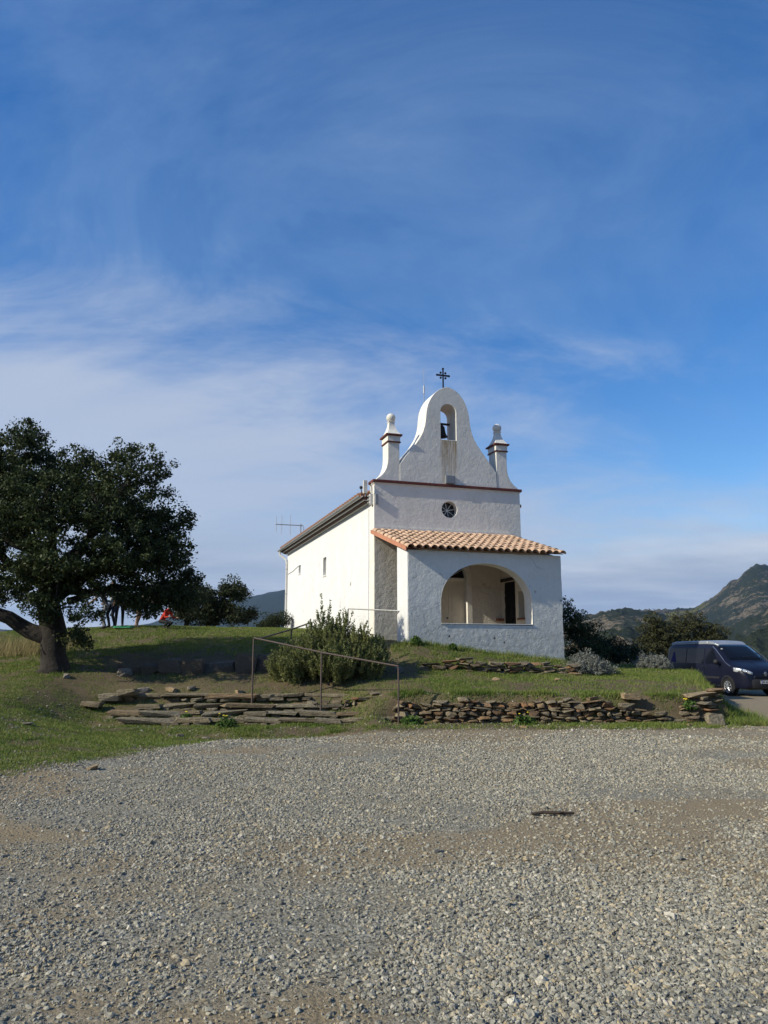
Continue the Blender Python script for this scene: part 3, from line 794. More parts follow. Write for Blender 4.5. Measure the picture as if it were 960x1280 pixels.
        prof = [(0.245, 0.345, 9.166), (0.24, 0.33, 9.19), (0.19, 0.25, 9.28), (0.145, 0.17, 9.39), (0.11, 0.115, 9.52), (0.095, 0.095, 9.66), (0.12, 0.12, 9.675), (0.12, 0.12, 9.70)]
        vs = []; fs = []
        for hx, hy, z in prof: vs += [(c - hx, cv - hy, zl(z)), (c + hx, cv - hy, zl(z)), (c + hx, cv + hy, zl(z)), (c - hx, cv + hy, zl(z))]
        for i in range(len(prof) - 1):
            for k in range(4): fs.append((i * 4 + k, i * 4 + (k + 1) % 4, i * 4 + 4 + (k + 1) % 4, i * 4 + 4 + k))
        fs += [(3, 2, 1, 0), tuple(4 * (len(prof) - 1) + k for k in range(4))]
        cap.add(vs, fs).build('pinnacle_cap', M['facade'], pin)
        MB().lathe([(0.01, -0.16)] + [(0.165 * math.cos(R(a)), 0.165 * math.sin(R(a))) for a in range(-70, 80, 10)] + [(0.01, 0.165)], (c, cv, zl(9.845)), 20).build('ball', M['facade'], pin, smooth=True)
    # grey box fixed on the gable foot
    bx = MB().box(2.64, 3.0, -0.09, -0.012, zl(7.50), zl(7.80)).build('floodlight_box', M['greybox'], CH, bevel=0.012)
    MB().box(2.67, 2.97, -0.1, -0.091, zl(7.53), zl(7.77)).build('box_lid', M['greybox'], bx)
    # iron cross with trefoil ends
    cx, cv, z0 = 2.80, 0.42, 11.10
    cr_ = MB().box(cx - 0.022, cx + 0.022, cv - 0.022, cv + 0.022, zl(z0), zl(z0 + 0.86)).build('cross', M['iron'], CH)
    MB().box(cx - 0.22, cx - 0.0281, cv - 0.024, cv + 0.024, zl(z0 + 0.60), zl(z0 + 0.656)).build('cross_arm', M['iron'], cr_)
    MB().box(cx + 0.0281, cx + 0.22, cv - 0.024, cv + 0.024, zl(z0 + 0.60), zl(z0 + 0.656)).build('cross_arm', M['iron'], cr_)
    for (du, dz) in ((-0.24, 0.628), (0.24, 0.628), (0, 0.89), (-0.095, 0.725), (0.095, 0.725), (-0.095, 0.53), (0.095, 0.53)):
        q = 0.042 if abs(du) > 0.2 or dz > 0.8 else 0.042
        MB().lathe([(q * 0.5, -0.02), (q, -0.012), (q, 0.012), (q * 0.5, 0.02)], (cx + du, cv, zl(z0 + dz)), 12, 'y').build('trefoil', M['iron'], cr_)
    # main roof, eaves courses, gutter and pipes
    zr = 7.95; ze = 6.92; uo = -0.34
    rf = MB()
    sl = (zr - ze) / (UM - uo)
    rf.prism(off([(uo, ze), (UM, zr), (UW - uo, ze), (UW - uo, ze + 0.10), (UM, zr + 0.10), (uo, ze + 0.10)]), [], 0.52, 15.9)
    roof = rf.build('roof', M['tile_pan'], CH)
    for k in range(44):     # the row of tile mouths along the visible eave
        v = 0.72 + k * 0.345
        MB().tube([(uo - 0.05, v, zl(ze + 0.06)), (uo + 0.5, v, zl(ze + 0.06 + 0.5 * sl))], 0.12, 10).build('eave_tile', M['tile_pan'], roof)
    MB().box(-0.10, -0.001, 0.5, 15.75, zl(6.722), zl(6.752)).build('eaves_course', M['pale'], CH)
    MB().box(-0.20, -0.001, 0.5, 15.8, zl(6.754), zl(6.795)).build('eaves_course', M['eave_brown'], CH)
    MB().box(-0.27, -0.001, 0.5, 15.85, zl(6.797), zl(6.835)).build('eaves_course', M['pale'], CH)
    MB().box(-0.33, -0.001, 0.5, 15.9, zl(6.837), zl(6.915)).build('eaves_course', M['eave_brown'], CH)
    gut = MB()
    prof = [(-0.40 + 0.085 * math.cos(R(a)), 6.945 + 0.085 * math.sin(R(a))) for a in range(180, 361, 20)]
    inn = [(-0.40 + 0.072 * math.cos(R(a)), 6.945 + 0.072 * math.sin(R(a))) for a in range(360, 179, -20)]
    gut.prism(off(prof + inn), [], 0.30, 16.0).build('gutter', M['zinc'], CH)
    dp = MB().tube([(-0.40, 15.75, zl(6.87)), (-0.40, 15.75, zl(6.70)), (-0.10, 15.5, zl(6.40)), (-0.07, 15.45, zl(6.2)), (-0.07, 15.45, zl(2.2))], 0.05, 8).build('downpipe', M['pale'], CH)
    for z in (3.2, 4.6, 5.9): MB().lathe([(0.058, -0.02), (0.058, 0.02)], (-0.07, 15.45, zl(z)), 10).build('pipe_clip', M['zinc'], dp)
    # cable to the small window
    MB().tube([(-0.012, 15.3, zl(5.62)), (-0.012, 14.0, zl(5.66)), (-0.012, 12.64, zl(5.78))], 0.012, 5).build('cable', M['greybox'], CH)
    MB().tube([(-0.012, 0.62, zl(6.55)), (-0.012, 0.60, zl(5.0)), (-0.012, 0.62, zl(2.0))], 0.011, 5).build('cable', M['pale'], CH)
    MB().box(-0.03, -0.001, 2.9, 3.0, zl(4.05), zl(4.16)).build('junction_box', M['pale'], CH)
    # brackets, box and floodlight at the front eave corner
    lamp = MB().box(-0.30, -0.16, 0.30, 0.40, zl(7.03), zl(7.50)).build('floodlight', M['pale'], CH, bevel=0.01)
    MB().box(-0.24, -0.20, 0.33, 0.37, zl(6.916), zl(7.029)).build('floodlight_foot', M['greybox'], lamp)
    MB().lathe([(0.03, -0.05), (0.055, -0.03), (0.055, 0.03), (0.03, 0.05)], (-0.36, 0.42, zl(7.25)), 12, 'x').build('lamp_head', M['iron'], lamp)
    MB().tube([(-0.36, 0.42, zl(7.22)), (-0.33, 0.42, zl(7.05)), (-0.3, 0.45, zl(6.95))], 0.015, 6).build('lamp_arm', M['iron'], lamp)
    ib = MB().box(-0.12, -0.002, 0.10, 0.26, zl(6.60), zl(6.98)).build('insulator_bracket', M['pale'], CH, bevel=0.008)
    for z in (6.66, 6.78, 6.90): MB().lathe([(0.02, -0.07), (0.035, -0.05), (0.02, -0.03), (0.035, -0.01), (0.02, 0.0)], (-0.122, 0.18, zl(z)), 8, 'x').build('insulator', M['zinc'], ib)
    MB().box(0.02, 0.12, -0.07, -0.002, zl(6.60), zl(6.95)).build('meter_box', M['greybox'], CH, bevel=0.008)
    MB().tube([(-0.05, 0.02, zl(6.95)), (-0.09, -0.03, zl(7.2)), (-0.06, 0.1, zl(7.37))], 0.014, 6).build('conduit', M['pale'], CH)

    # ---- porch
    arch = [(1.03, 2.40), (4.10, 2.38), (4.10, 3.05)] + [(2.565 + 1.535 * math.cos(R(a)), 3.05 + (0.16 * (1 - abs(math.cos(R(a)))) * 0) + 1.23 * abs(math.sin(R(a))) ** 0.92 + (0.10 if False else 0.0)) for a in range(6, 180, 6)] + [(1.03, 3.15)]
    outl = resample([(0, 0.3), (5.165, 0.3), (5.165, 4.60), (0, 4.60)], 0.3, 0.010, rr)
    MB().prism(off(outl), [off(arch)], -3.40, -2.95).build('porch_front_wall', M['porch'], CH, bevel=0.012)
    # painted lining of the arch: sill and reveal set a hair inside
    def shrink(p, c=(2.565, 3.0), k=0.006): 
        d = math.hypot(p[0] - c[0], p[1] - c[1]); return (p[0] + (c[0] - p[0]) * k / d, p[1] + (c[1] - p[1]) * k / d)
    a_in = [shrink(p, k=0.010) for p in arch]; a_out = [shrink(p, k=0.001) for p in arch]
    lin = MB(); nA = len(arch)
    vs = [(p[0], -3.403, zl(p[1])) for p in a_out] + [(p[0], -3.403, zl(p[1])) for p in a_in] + [(p[0], -2.945, zl(p[1])) for p in a_in] + [(p[0], -2.945, zl(p[1])) for p in a_out]
    fs = []
    for k in range(4):
        k2 = (k + 1) % 4
        for i in range(nA): j = (i + 1) % nA; fs.append((k * nA + i, k * nA + j, k2 * nA + j, k2 * nA + i))
    lin.add(vs, fs).build('arch_lining', M['reveal'], CH)
    sillm = MB().prism([(0.99, -3.43), (4.14, -3.43), (4.14, -2.93), (0.99, -2.93)], [], zl(2.352), zl(2.415), 'xy')
    MB().box(1.045, 4.085, -3.42, -2.93, zl(2.405), zl(2.43)).build('porch_sill', M['wall'], CH, bevel=0.01)
    # side pier at the open left end
    MB().prism(off(resample([(-3.385, 0.3), (-2.45, 0.3), (-2.45, 4.86), (-3.385, 4.60)], 0.3, 0.004, rr)), [], -0.022, 0.42, 'yz').build('porch_pier', M['wall'], CH, bevel=0.012)
    # right side wall with doorway and slit window
    hole_d = [(-1.05, 1.74), (-0.08, 1.74), (-0.08, 4.02), (-1.05, 4.02)]
    hole_w = [(-1.66, 2.72), (-1.26, 2.72), (-1.26, 3.62), (-1.66, 3.62)]
    MB().prism(off([(-2.948, 0.3), (-0.02, 0.3), (-0.02, 5.45), (-2.948, 4.68)]), [off(hole_d), off(hole_w)], 4.75, 5.16, 'yz').build('porch_side_wall', M['inner'], CH)
    gr = MB().box(4.86, 4.88, -1.05, -0.08, zl(1.75), zl(4.02)).build('iron_gate', M['dark'], CH)
    g = random.Random(2)
    for k in range(11):
        v = -1.03 + k * 0.094
        pts = [(4.845 + 0.006 * (i % 2), v + 0.022 * math.sin(i * 1.9 + k), zl(1.78 + i * 0.2)) for i in range(12)]
        MB().tube(pts, 0.011, 5).build('gate_bar', M['grille'], gr)
    MB().box(4.70, 4.90, -1.20, 0.0 - 0.03, zl(4.022), zl(4.14)).build('lintel', M['wood'], CH, bevel=0.01)
    sw = MB().box(4.96, 4.98, -1.66, -1.26, zl(2.72), zl(3.62)).build('window', M['greybox'], CH)
    MB().box(4.69, 4.95, -1.70, -1.22, zl(2.66), zl(2.718)).build('sill', M['brick'], sw, bevel=0.006)
    MB().box(4.50, 4.74, -0.20, -0.022, zl(2.66), zl(2.75)).build('stoup_shelf', M['brick'], CH, bevel=0.006)
    MB().box(0.0, 5.16, -2.948, -0.022, zl(0.9), zl(1.735)).build('porch_floor', M['floor'], CH)
    # porch roof: boarded slope, verge, cover tiles one by one
    va, za, vb, zb = -0.004, 5.66, -3.58, 4.62
    slope = math.atan2(za - zb, va - vb); L = math.hypot(za - zb, va - vb)
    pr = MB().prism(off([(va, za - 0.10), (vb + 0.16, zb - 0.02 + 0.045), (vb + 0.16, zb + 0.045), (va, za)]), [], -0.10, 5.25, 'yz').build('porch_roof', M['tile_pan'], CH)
    MB().prism(off([(va, za - 0.09), (vb, zb - 0.075), (vb, zb + 0.05), (va, za + 0.04)]), [], -0.135, -0.102, 'yz').build('verge_board', M['verge'], pr)
    ncol, nrow = 22, 9
    du = 5.34 / ncol; Lt = L / nrow * 1.18
    # one shared half-barrel tile, narrower at its upper end
    n = 8; vs = []; fs = []
    for (x, r_) in ((0.0, 0.118), (Lt, 0.096)):
        for rad in (r_, r_ - 0.016):
            for k in range(n + 1):
                a = math.pi * k / n
                vs.append((rad * math.cos(a), x, rad * math.sin(a)))
    m1 = n + 1
    for k in range(n):
        fs += [(k, k + 1, 2 * m1 + k + 1, 2 * m1 + k), (m1 + k + 1, m1 + k, 3 * m1 + k, 3 * m1 + k + 1), (k + 1, k, m1 + k, m1 + k + 1), (2 * m1 + k, 2 * m1 + k + 1, 3 * m1 + k + 1, 3 * m1 + k)]
    tm = bpy.data.meshes.new('roof_tile'); tm.from_pydata(vs, [], fs); tm.materials.append(M['tile']); tm.update()
    bm = bmesh.new(); bm.from_mesh(tm); bmesh.ops.recalc_face_normals(bm, faces=bm.faces); bm.to_mesh(tm); bm.free()
    for p_ in tm.polygons: p_.use_smooth = True
    g = random.Random(4)
    for i in range(ncol):
        for j in range(nrow):
            o = bpy.data.objects.new('roof_tile', tm); COL.objects.link(o); o.parent = pr
            s = j * L / nrow - 0.05 + g.uniform(-0.012, 0.012)
            o.location = (-0.10 + du * (i + 0.5) + g.uniform(-0.010, 0.010), vb + s * math.cos(slope), zl(zb + 0.025 + s * math.sin(slope)) + g.uniform(0.0, 0.010))
            o.rotation_euler = (slope - 0.035 + g.uniform(-0.012, 0.012), 0, g.uniform(-0.02, 0.02))
    pan = MB()
    for i in range(ncol + 1):
        u = -0.10 + du * i
        if 0 < i < ncol:
            pts = [(u - 0.07, 0.03), (u - 0.035, 0.018), (u + 0.035, 0.018), (u + 0.07, 0.03)]
            vs = []
            for (v, z) in ((vb - 0.05, zb), (va - 0.01, za)):
                for (a, h) in pts: vs.append((a, v, zl(z + h)))
            pan.add(vs, [(0, 1, 5, 4), (1, 2, 6, 5), (2, 3, 7, 6)])
    pan.build('tile_pans', M['tile'], pr); pr.children[-1]['kind'] = 'stuff'
    MB().box(-0.02, 5.2, -0.06, -0.005, zl(za + 0.045), zl(za + 0.16)).build('roof_flashing', M['facade'], pr)
    return


build_chapel()

# things fixed to or hung in the chapel
CHM = Matrix.Translation((-0.333, 26.0, 0)) @ Matrix.Rotation(R(18), 4, 'Z')


def cw(u, v, z): return CHM @ Vector((u, v, z))


bell = empty('church_bell', cw(2.805, 0.62, 9.40), R(18))
tag(bell, 'small dark bronze bell hanging in the arch of the gable', 'bell')
MB().lathe([(0.02, 0.42), (0.075, 0.42), (0.105, 0.38), (0.12, 0.28), (0.14, 0.16), (0.175, 0.07), (0.215, 0.02), (0.215, 0.0), (0.17, 0.0), (0.10, 0.25), (0.02, 0.3)], (0, 0, 0), 20).build('bell_body', M['bronze'], bell, smooth=True)
MB().box(-0.305, 0.305, -0.035, 0.035, 0.47, 0.54).build('yoke', M['wood'], bell, bevel=0.006)
MB().box(-0.04, 0.04, -0.03, 0.03, 0.421, 0.469).build('crown_staple', M['iron'], bell)
MB().tube([(0, 0, 0.3), (0, 0, 0.02)], 0.012, 6).build('clapper', M['iron'], bell)
MB().tube([(-0.26, -0.05, 0.50), (-0.2, -0.05, 0.2), (-0.17, -0.05, -0.12)], 0.009, 5).build('pull_chain', M['iron'], bell)

am = empty('mast_antenna', cw(2.45, 1.5, 7.9), 0)
tag(am, 'thin whip antenna rising behind the bell gable', 'antenna')
MB().tube([(0, 0, -0.1), (0, 0, 3.6)], 0.014, 6).build('mast', M['greybox'], am)
MB().tube([(0, 0, 3.6), (0, 0, 4.45)], 0.007, 6).build('whip', M['greybox'], am)
MB().tube([(0, 0, 3.45), (0, 0, 3.75)], 0.028, 8).build('coil', M['pale'], am)

ta = empty('tv_aerial', cw(0.35, 14.0, 7.15), R(18))
tag(ta, 'rooftop aerial with three upright rods on a boom', 'aerial')
MB().tube([(0, 0, 0), (0, 0, 0.98)], 0.028, 6).build('mast', M['greybox'], ta)
MB().tube([(-1.32, 0, 0.90), (0.1, 0, 0.90)], 0.022, 6).build('boom', M['greybox'], ta)
for x, h in ((-1.28, 0.42), (-1.0, 0.50), (-0.55, 0.53)):
    MB().tube([(x, 0, 0.90 - h), (x, 0, 0.90 + h)], 0.016, 6).build('rod', M['alu'], ta)
MB().tube([(0.1, 0, 0.90), (0.16, 0, 0.8), (0.15, 0, 0.4), (0.02, 0, 0.1)], 0.010, 5).build('cable', M['iron'], ta)

# ------------------------------------------------------------------ stones, walls, steps
def stone_mesh(seed, boxy=0.75, n=18):
    g = random.Random(seed); bm = bmesh.new()
    for _ in range(n):
        v = Vector((g.gauss(0, 1), g.gauss(0, 1), g.gauss(0, 1))).normalized()
        m = max(abs(v.x), abs(v.y), abs(v.z))
        c = v / m                                   # on the cube
        p = v.lerp(c, boxy) * g.uniform(0.78, 1.06)
        bm.verts.new((max(-1, min(1, p.x)), max(-1, min(1, p.y)), max(-1, min(1, p.z))))
    for sx in (-1, 1):
        for sy in (-1, 1):
            for sz in (-1, 1):
                if g.random() < (0.85 if boxy > 0.9 else 0.6): bm.verts.new((sx * g.uniform(*((0.70, 1.0) if boxy > 0.9 else (0.55, 0.98))), sy * g.uniform(*((0.70, 1.0) if boxy > 0.9 else (0.55, 0.98))), sz * g.uniform(0.6, 0.95)))
    res = bmesh.ops.convex_hull(bm, input=bm.verts)
    junk = [e for e in res['geom_interior'] if isinstance(e, bmesh.types.BMVert)]
    if junk: bmesh.ops.delete(bm, geom=junk, context='VERTS')
    bmesh.ops.recalc_face_normals(bm, faces=bm.faces)
    me = bpy.data.meshes.new('stone'); bm.to_mesh(me); bm.free()
    return me


STONES = {}
for key in ('slate', 'step', 'rock', 'ochre', 'ledge'):
    STONES[key] = []
    for k in range(9):
        me = stone_mesh(k * 7 + len(key), 0.92 if key == 'step' else 0.85 if key in ('slate', 'ledge') else 0.45, 12 if key in ('slate', 'step') else 16)
        me.materials.append(M[key]); STONES[key].append(me)


def stone(key, g, loc, size, rz=0.0, parent=None, name='stone', tilt=0.05):
    o = bpy.data.objects.new(name, g.choice(STONES[key])); COL.objects.link(o)
    if parent: o.parent = parent
    o.location = loc; o.scale = (size[0] / 2, size[1] / 2, size[2] / 2)
    o.rotation_euler = (g.uniform(-tilt, tilt), g.uniform(-tilt, tilt), rz + (math.pi if g.random() < 0.5 else 0))
    return o


def dry_wall(name, label, path, height, seed, lmin, lmax, hmin, hmax, key='slate', depth=0.26, ragged=0.5):
    """dry-stone wall: courses of separate stones along a path [(x, y)], height(s in 0..1)"""
    g = random.Random(seed)
    P = [Vector((x, y, 0)) for x, y in path]
    seg = [(P[i + 1] - P[i]).length for i in range(len(P) - 1)]; Lw = sum(seg)

    def pt(s):
        for i, d in enumerate(seg):
            if s <= d or i == len(seg) - 1:
                q = P[i].lerp(P[i + 1], s / d); a = (P[i + 1] - P[i]); return q, math.atan2(a.y, a.x)
            s -= d
    root = empty(name, (P[0].x, P[0].y, gz(P[0].x, P[0].y - 0.2)))
    z0r = root.location.z
    z = -0.03; course = 0
    while True:
        h = g.uniform(hmin, hmax); s = g.uniform(-0.1, 0.1); any_ = False
        while s < Lw:
            ln = g.uniform(lmin, lmax) * (1.25 if g.random() < 0.15 else 1)
            m = min(max(s + ln / 2, 0), Lw)
            q, a = pt(m)
            top = height(m / Lw)
            if z + h * 0.5 < top + ragged * h * g.uniform(-1, 0.6):
                hh = h * g.uniform(0.8, 1.15)
                back = 0.06 * (z / 0.5)
                n = Vector((-math.sin(a), math.cos(a), 0))
                base = gz(q.x - n.x * 0.2, q.y - n.y * 0.2)
                c = q + n * (back + g.uniform(-0.06, 0.06))
                stone(key, g, (c.x - root.location.x, c.y - root.location.y, base - z0r + z + h / 2), (ln * 1.02, depth * g.uniform(0.75, 1.3), hh * g.uniform(0.9, 1.25)), a + g.uniform(-0.22, 0.22), root, tilt=0.16)
                any_ = True
            s += ln + g.uniform(0.0, 0.02)
        z += h * 0.96; course += 1
        if not any_ or course > 16: break
    tag(root, label, 'stone wall')
    return root


def wall_path(x0, x1, n, f): return [(x, float(f(x))) for x in np.linspace(x0, x1, n)]


hgt = lambda s: float(np.interp(s, [0, 0.05, 0.2, 0.45, 0.62, 0.70, 0.80, 0.9, 1.0], [0.34, 0.46, 0.50, 0.46, 0.52, 0.54, 0.36, 0.22, 0.12]) + 0.07 * math.sin(s * 41) * math.sin(s * 17 + 1))
dry_wall('terrace_wall', 'long rust-brown dry-stone wall holding the lower grass terrace', wall_path(0.15, 7.0, 18, lambda x: yw(x) + 0.02), hgt, 3, 0.09, 0.38, 0.045, 0.115)
dry_wall('bed_wall', 'low ragged dark stone edging just below the porch front', wall_path(0.95, 5.35, 12, lambda x: 21.15 + 0.20 * (x - 1.2) + 0.1 * math.sin(x * 1.7)), lambda s: float(np.interp(s, [0, 0.2, 0.6, 1], [0.24, 0.36, 0.36, 0.30])), 8, 0.18, 0.5, 0.05, 0.10)
dry_wall('corner_wall', 'stubby stone wall end with a broad ochre capstone beside the track', [(6.7, 18.2), (7.2, 18.12), (7.6, 18.2), (7.82, 18.6)], lambda s: float(np.interp(s, [0, 0.3, 0.7, 1], [0.36, 0.5, 0.55, 0.4])), 14, 0.14, 0.42, 0.05, 0.11, depth=0.34)
dry_wall('path_wall', 'short heap-like wall of reddish stones between the handrail posts', wall_path(-2.15, -0.1, 6, lambda x: 18.98 - 0.16 * (x + 1.6)), lambda s: float(np.interp(s, [0, 0.3, 0.7, 1], [0.14, 0.26, 0.24, 0.12])), 21, 0.12, 0.32, 0.05, 0.09)

g = random.Random(77)
cap = stone('ochre', g, (7.28, 18.35, gz(7.2, 18.7) - 0.02), (0.95, 0.6, 0.17), 0.1, None, 'capstone', 0.03)
tag(cap, 'broad flat ochre capstone on the wall end by the track', 'stone')
cap = stone('ochre', g, (5.62, float(yw(5.62)) + 0.05, gz(5.62, float(yw(5.62)) - 0.2) + 0.60), (0.44, 0.34, 0.17), 0.1, None, 'capstone', 0.05)
tag(cap, 'small blocky orange capstone standing proud on the terrace wall', 'stone')
lean = stone('step', g, (7.30, 17.45, 0.10), (0.42, 0.14, 0.34), 0.3, None, 'fallen_slab'); lean.rotation_euler[0] = -0.5
tag(lean, 'grey slab leaning at the foot of the wall end on the gravel edge', 'stone')
cap = stone('ochre', g, (3.0, 21.5, gz(3.0, 21.75) + 0.0), (0.75, 0.42, 0.07), 0.2, None, 'edging_slab', 0.03)
tag(cap, 'flat orange slab lying on the dark edging below the porch', 'stone')

# ---- stone steps: four long risers of separate slabs
st = empty('stone_steps', (-4.2, 18.0, 0.0)); tag(st, 'four broad shallow stone steps with grass growing in the treads', 'steps')
ROWS = [(-6.0, 0.1, 17.95, 0.125), (-6.4, -0.3, 18.42, 0.25), (-5.95, -1.0, 18.90, 0.385), (-6.75, -1.9, 19.36, 0.60)]
for r_, (x0, x1, y0, zt) in enumerate(ROWS):
    line = lambda xc: y0 + 0.09 * math.sin(xc * 1.3 + r_) + 0.04 * math.sin(xc * 3.1 + 2 * r_) + (0.12 * (xc + 3.2) ** 2 / 9 if r_ == 0 else 0)
    x = x0
    while x < x1:                       # ragged lower course
        ln = g.uniform(0.16, 0.5); xc = x + ln / 2
        stone('step', g, (xc + 4.2, line(xc) - 18.0 + g.uniform(-0.02, 0.07), zt - 0.145 + g.uniform(-0.02, 0.02)), (ln * 1.05, g.uniform(0.24, 0.36), g.uniform(0.07, 0.12)), g.uniform(-0.15, 0.15), st, 'slab', 0.06)
        x += ln + g.uniform(0.0, 0.08)
    x = x0
    while x < x1:                       # thin treads, some of them missing
        ln = g.uniform(0.45, 1.3); xc = x + ln / 2
        if g.random() < 0.97:
            hh = g.uniform(0.08, 0.13)
            stone('step', g, (xc + 4.2, line(xc) - 18.0 + g.uniform(-0.06, 0.06), zt - hh / 2 + g.uniform(-0.02, 0.015)), (ln * 1.10, g.uniform(0.26, 0.42), hh), g.uniform(-0.10, 0.10), st, 'slab', 0.05)
        x += ln * 0.97
for (x, y, z, sx, sy, sz) in ((-6.65, 19.25, 0.50, 0.55, 0.5, 0.22), (-6.25, 19.2, 0.62, 0.5, 0.45, 0.18), (-6.9, 18.7, 0.38, 0.5, 0.4, 0.14)):
    stone('step', g, (x + 4.2, y - 18, z), (sx, sy, sz), g.uniform(-0.3, 0.3), st, 'slab', 0.08)

# ---- ledge of big upright slabs under the oak, its shade put into their colour
le = empty('rock_ledge', (-5.2, 21.2, gz(-5.2, 20.9))); tag(le, 'row of big upright slabs, shade put into their dark colour, facing the shaded bank under the oak', 'stone wall')
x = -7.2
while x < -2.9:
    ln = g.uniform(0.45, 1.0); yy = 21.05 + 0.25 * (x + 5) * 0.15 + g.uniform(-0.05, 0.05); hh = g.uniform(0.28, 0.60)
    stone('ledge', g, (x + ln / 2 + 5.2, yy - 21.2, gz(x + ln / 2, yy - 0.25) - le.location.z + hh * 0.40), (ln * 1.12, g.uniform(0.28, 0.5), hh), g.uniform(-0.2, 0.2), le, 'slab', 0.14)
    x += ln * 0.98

# ---- single stones lying about, each told apart
def loose(px, py, Y, size, key, label, name='field_stone'):
    p = at(px, py, Y); o = stone(key, g, (p[0], p[1], gz(p[0], p[1]) + size[2] * 0.25), size, g.uniform(0, 3), None, name, 0.15)
    tag(o, label, 'stone'); return o


loose(115, 964, 10.95, (0.17, 0.12, 0.09), 'ochre', 'lone pale ochre stone on the gravel at the lawn edge')
loose(84, 841, 19.9, (0.22, 0.18, 0.16), 'rock', 'rounded pale stone at the foot of the oak trunk')
loose(157, 833, 20.8, (0.42, 0.3, 0.26), 'rock', 'light grey boulder at the end of the dark slab row nearest the oak')
loose(180, 850, 19.6, (0.30, 0.22, 0.16), 'rock', 'angular stone lying on the bare path between steps and slab row')
loose(215, 852, 19.65, (0.32, 0.2, 0.14), 'ochre', 'tan stone lying on the bare path above the steps')
loose(240, 851, 19.7, (0.24, 0.2, 0.15), 'rock', 'small grey stone on the path in front of the upright slabs')
loose(302, 857, 19.5, (0.48, 0.3, 0.13), 'ochre', 'flat pale stone beside the left handrail post')
loose(225, 918, 16.6, (0.16, 0.13, 0.10), 'rock', 'round grey stone in the grass below the lowest step')
loose(258, 922, 16.3, (0.28, 0.14, 0.07), 'rock', 'flat grey stone on the gravel below the lowest step')
loose(36, 893, 15.2, (0.2, 0.15, 0.07), 'rock', 'flat pale stone sunk in the lawn below the oak')
loose(700, 853, 20.4, (0.42, 0.25, 0.08), 'ochre', 'flat sandy stone set in the terrace grass by the silver shrub')
loose(620, 851, 20.3, (0.22, 0.16, 0.09), 'ochre', 'small tan stone in the terrace grass below the dark edging')
loose(475, 838, 21.0, (0.36, 0.28, 0.24), 'rock', 'grey boulder half hidden at the right foot of the rosemary')
loose(498, 838, 20.9, (0.26, 0.22, 0.2), 'rock', 'grey boulder on the bare earth left of the dark edging')
loose(355, 836, 20.8, (0.55, 0.35, 0.3), 'slate', 'dark rock poking out below the rosemary on its path side')
loose(655, 908, 17.0, (0.20, 0.12, 0.05), 'ochre', 'thin pale stone flake lying between gravel and wall foot')
loose(860, 897, 17.5, (0.24, 0.14, 0.06), 'ochre', 'sandy stone flake in the dry grass near the leaning slab')

stick = empty('fallen_stick', (1.68, 8.0, gz(1.68, 8.0) + 0.02)); tag(stick, 'dark broken stick lying alone on the open gravel', 'stick')
MB().tube([(-0.22, 0.0, 0.0), (-0.1, 0.015, 0.012), (0.05, -0.005, 0.01), (0.2, 0.01, 0.004)], [0.012, 0.016, 0.017, 0.013], 7).build('stem', M['wood'], stick)
MB().tube([(0.02, -0.003, 0.01), (0.09, -0.04, 0.03)], [0.009, 0.005], 6).build('twig_stub', M['wood'], stick)

# ------------------------------------------------------------------ handrail
def railing(name, label, posts, extra=None, mat='rail', rad=0.021):
    """posts: (x, y, zbase or None, ztop)"""
    b = posts[0]
    root = empty(name, (b[0], b[1], gz(b[0], b[1])))
    o = root.location
    tops = []
    for i, (x, y, zt, has) in enumerate(posts):
        tops.append((x - o.x, y - o.y, zt - o.z))
        if has: MB().tube([(x - o.x, y - o.y, gz(x, y) - 0.15 - o.z), (x - o.x, y - o.y, zt - o.z - rad)], rad, 8).build('post', M[mat], root)
    for i in range(len(tops) - 1):
        MB().tube([tops[i], tops[i + 1]], rad, 8).build('rail', M[mat], root)
    tag(root, label, 'handrail'); return root


railing('handrail', 'rusty three-post handrail descending beside the stone steps', [(-3.18, 19.0, 1.93, True), (-1.48, 18.5, 1.58, True), (0.33, 17.92, 1.27, True)])
railing('handrail', 'rusty handrail climbing from the path into the rosemary', [(-3.10, 19.12, 1.90, False), (-2.55, 21.4, 2.20, True), (-2.10, 22.6, 2.44, True)])
railing('handrail', 'pale horizontal handrail between rosemary and porch pier', [(-1.15, 24.7, 2.95, True), (0.62, 23.35, 2.80, True)], mat='rail_galv')

# ------------------------------------------------------------------ vegetation
def rand_dirs(n, g):
    v = g.normal(size=(n, 3)); return v / np.linalg.norm(v, axis=1, keepdims=True)


def leaves(centers, size, g, droop=0.0, aspect=0.55):
    """rhombic leaves: (n,4,3)"""
    n = len(centers)
    a = rand_dirs(n, g); a[:, 2] -= droop; a /= np.linalg.norm(a, axis=1, keepdims=True)
    b = np.cross(a, rand_dirs(n, g)); b /= np.maximum(np.linalg.norm(b, axis=1, keepdims=True), 1e-6)
    s = size * g.uniform(0.6, 1.3, (n, 1))
    c = np.cross(a, b) * s * 0.12
    return np.stack([centers - a * s * 0.5, centers + b * s * aspect * 0.5 + c, centers + a * s * 0.5, centers - b * s * aspect * 0.5 + c], 1)


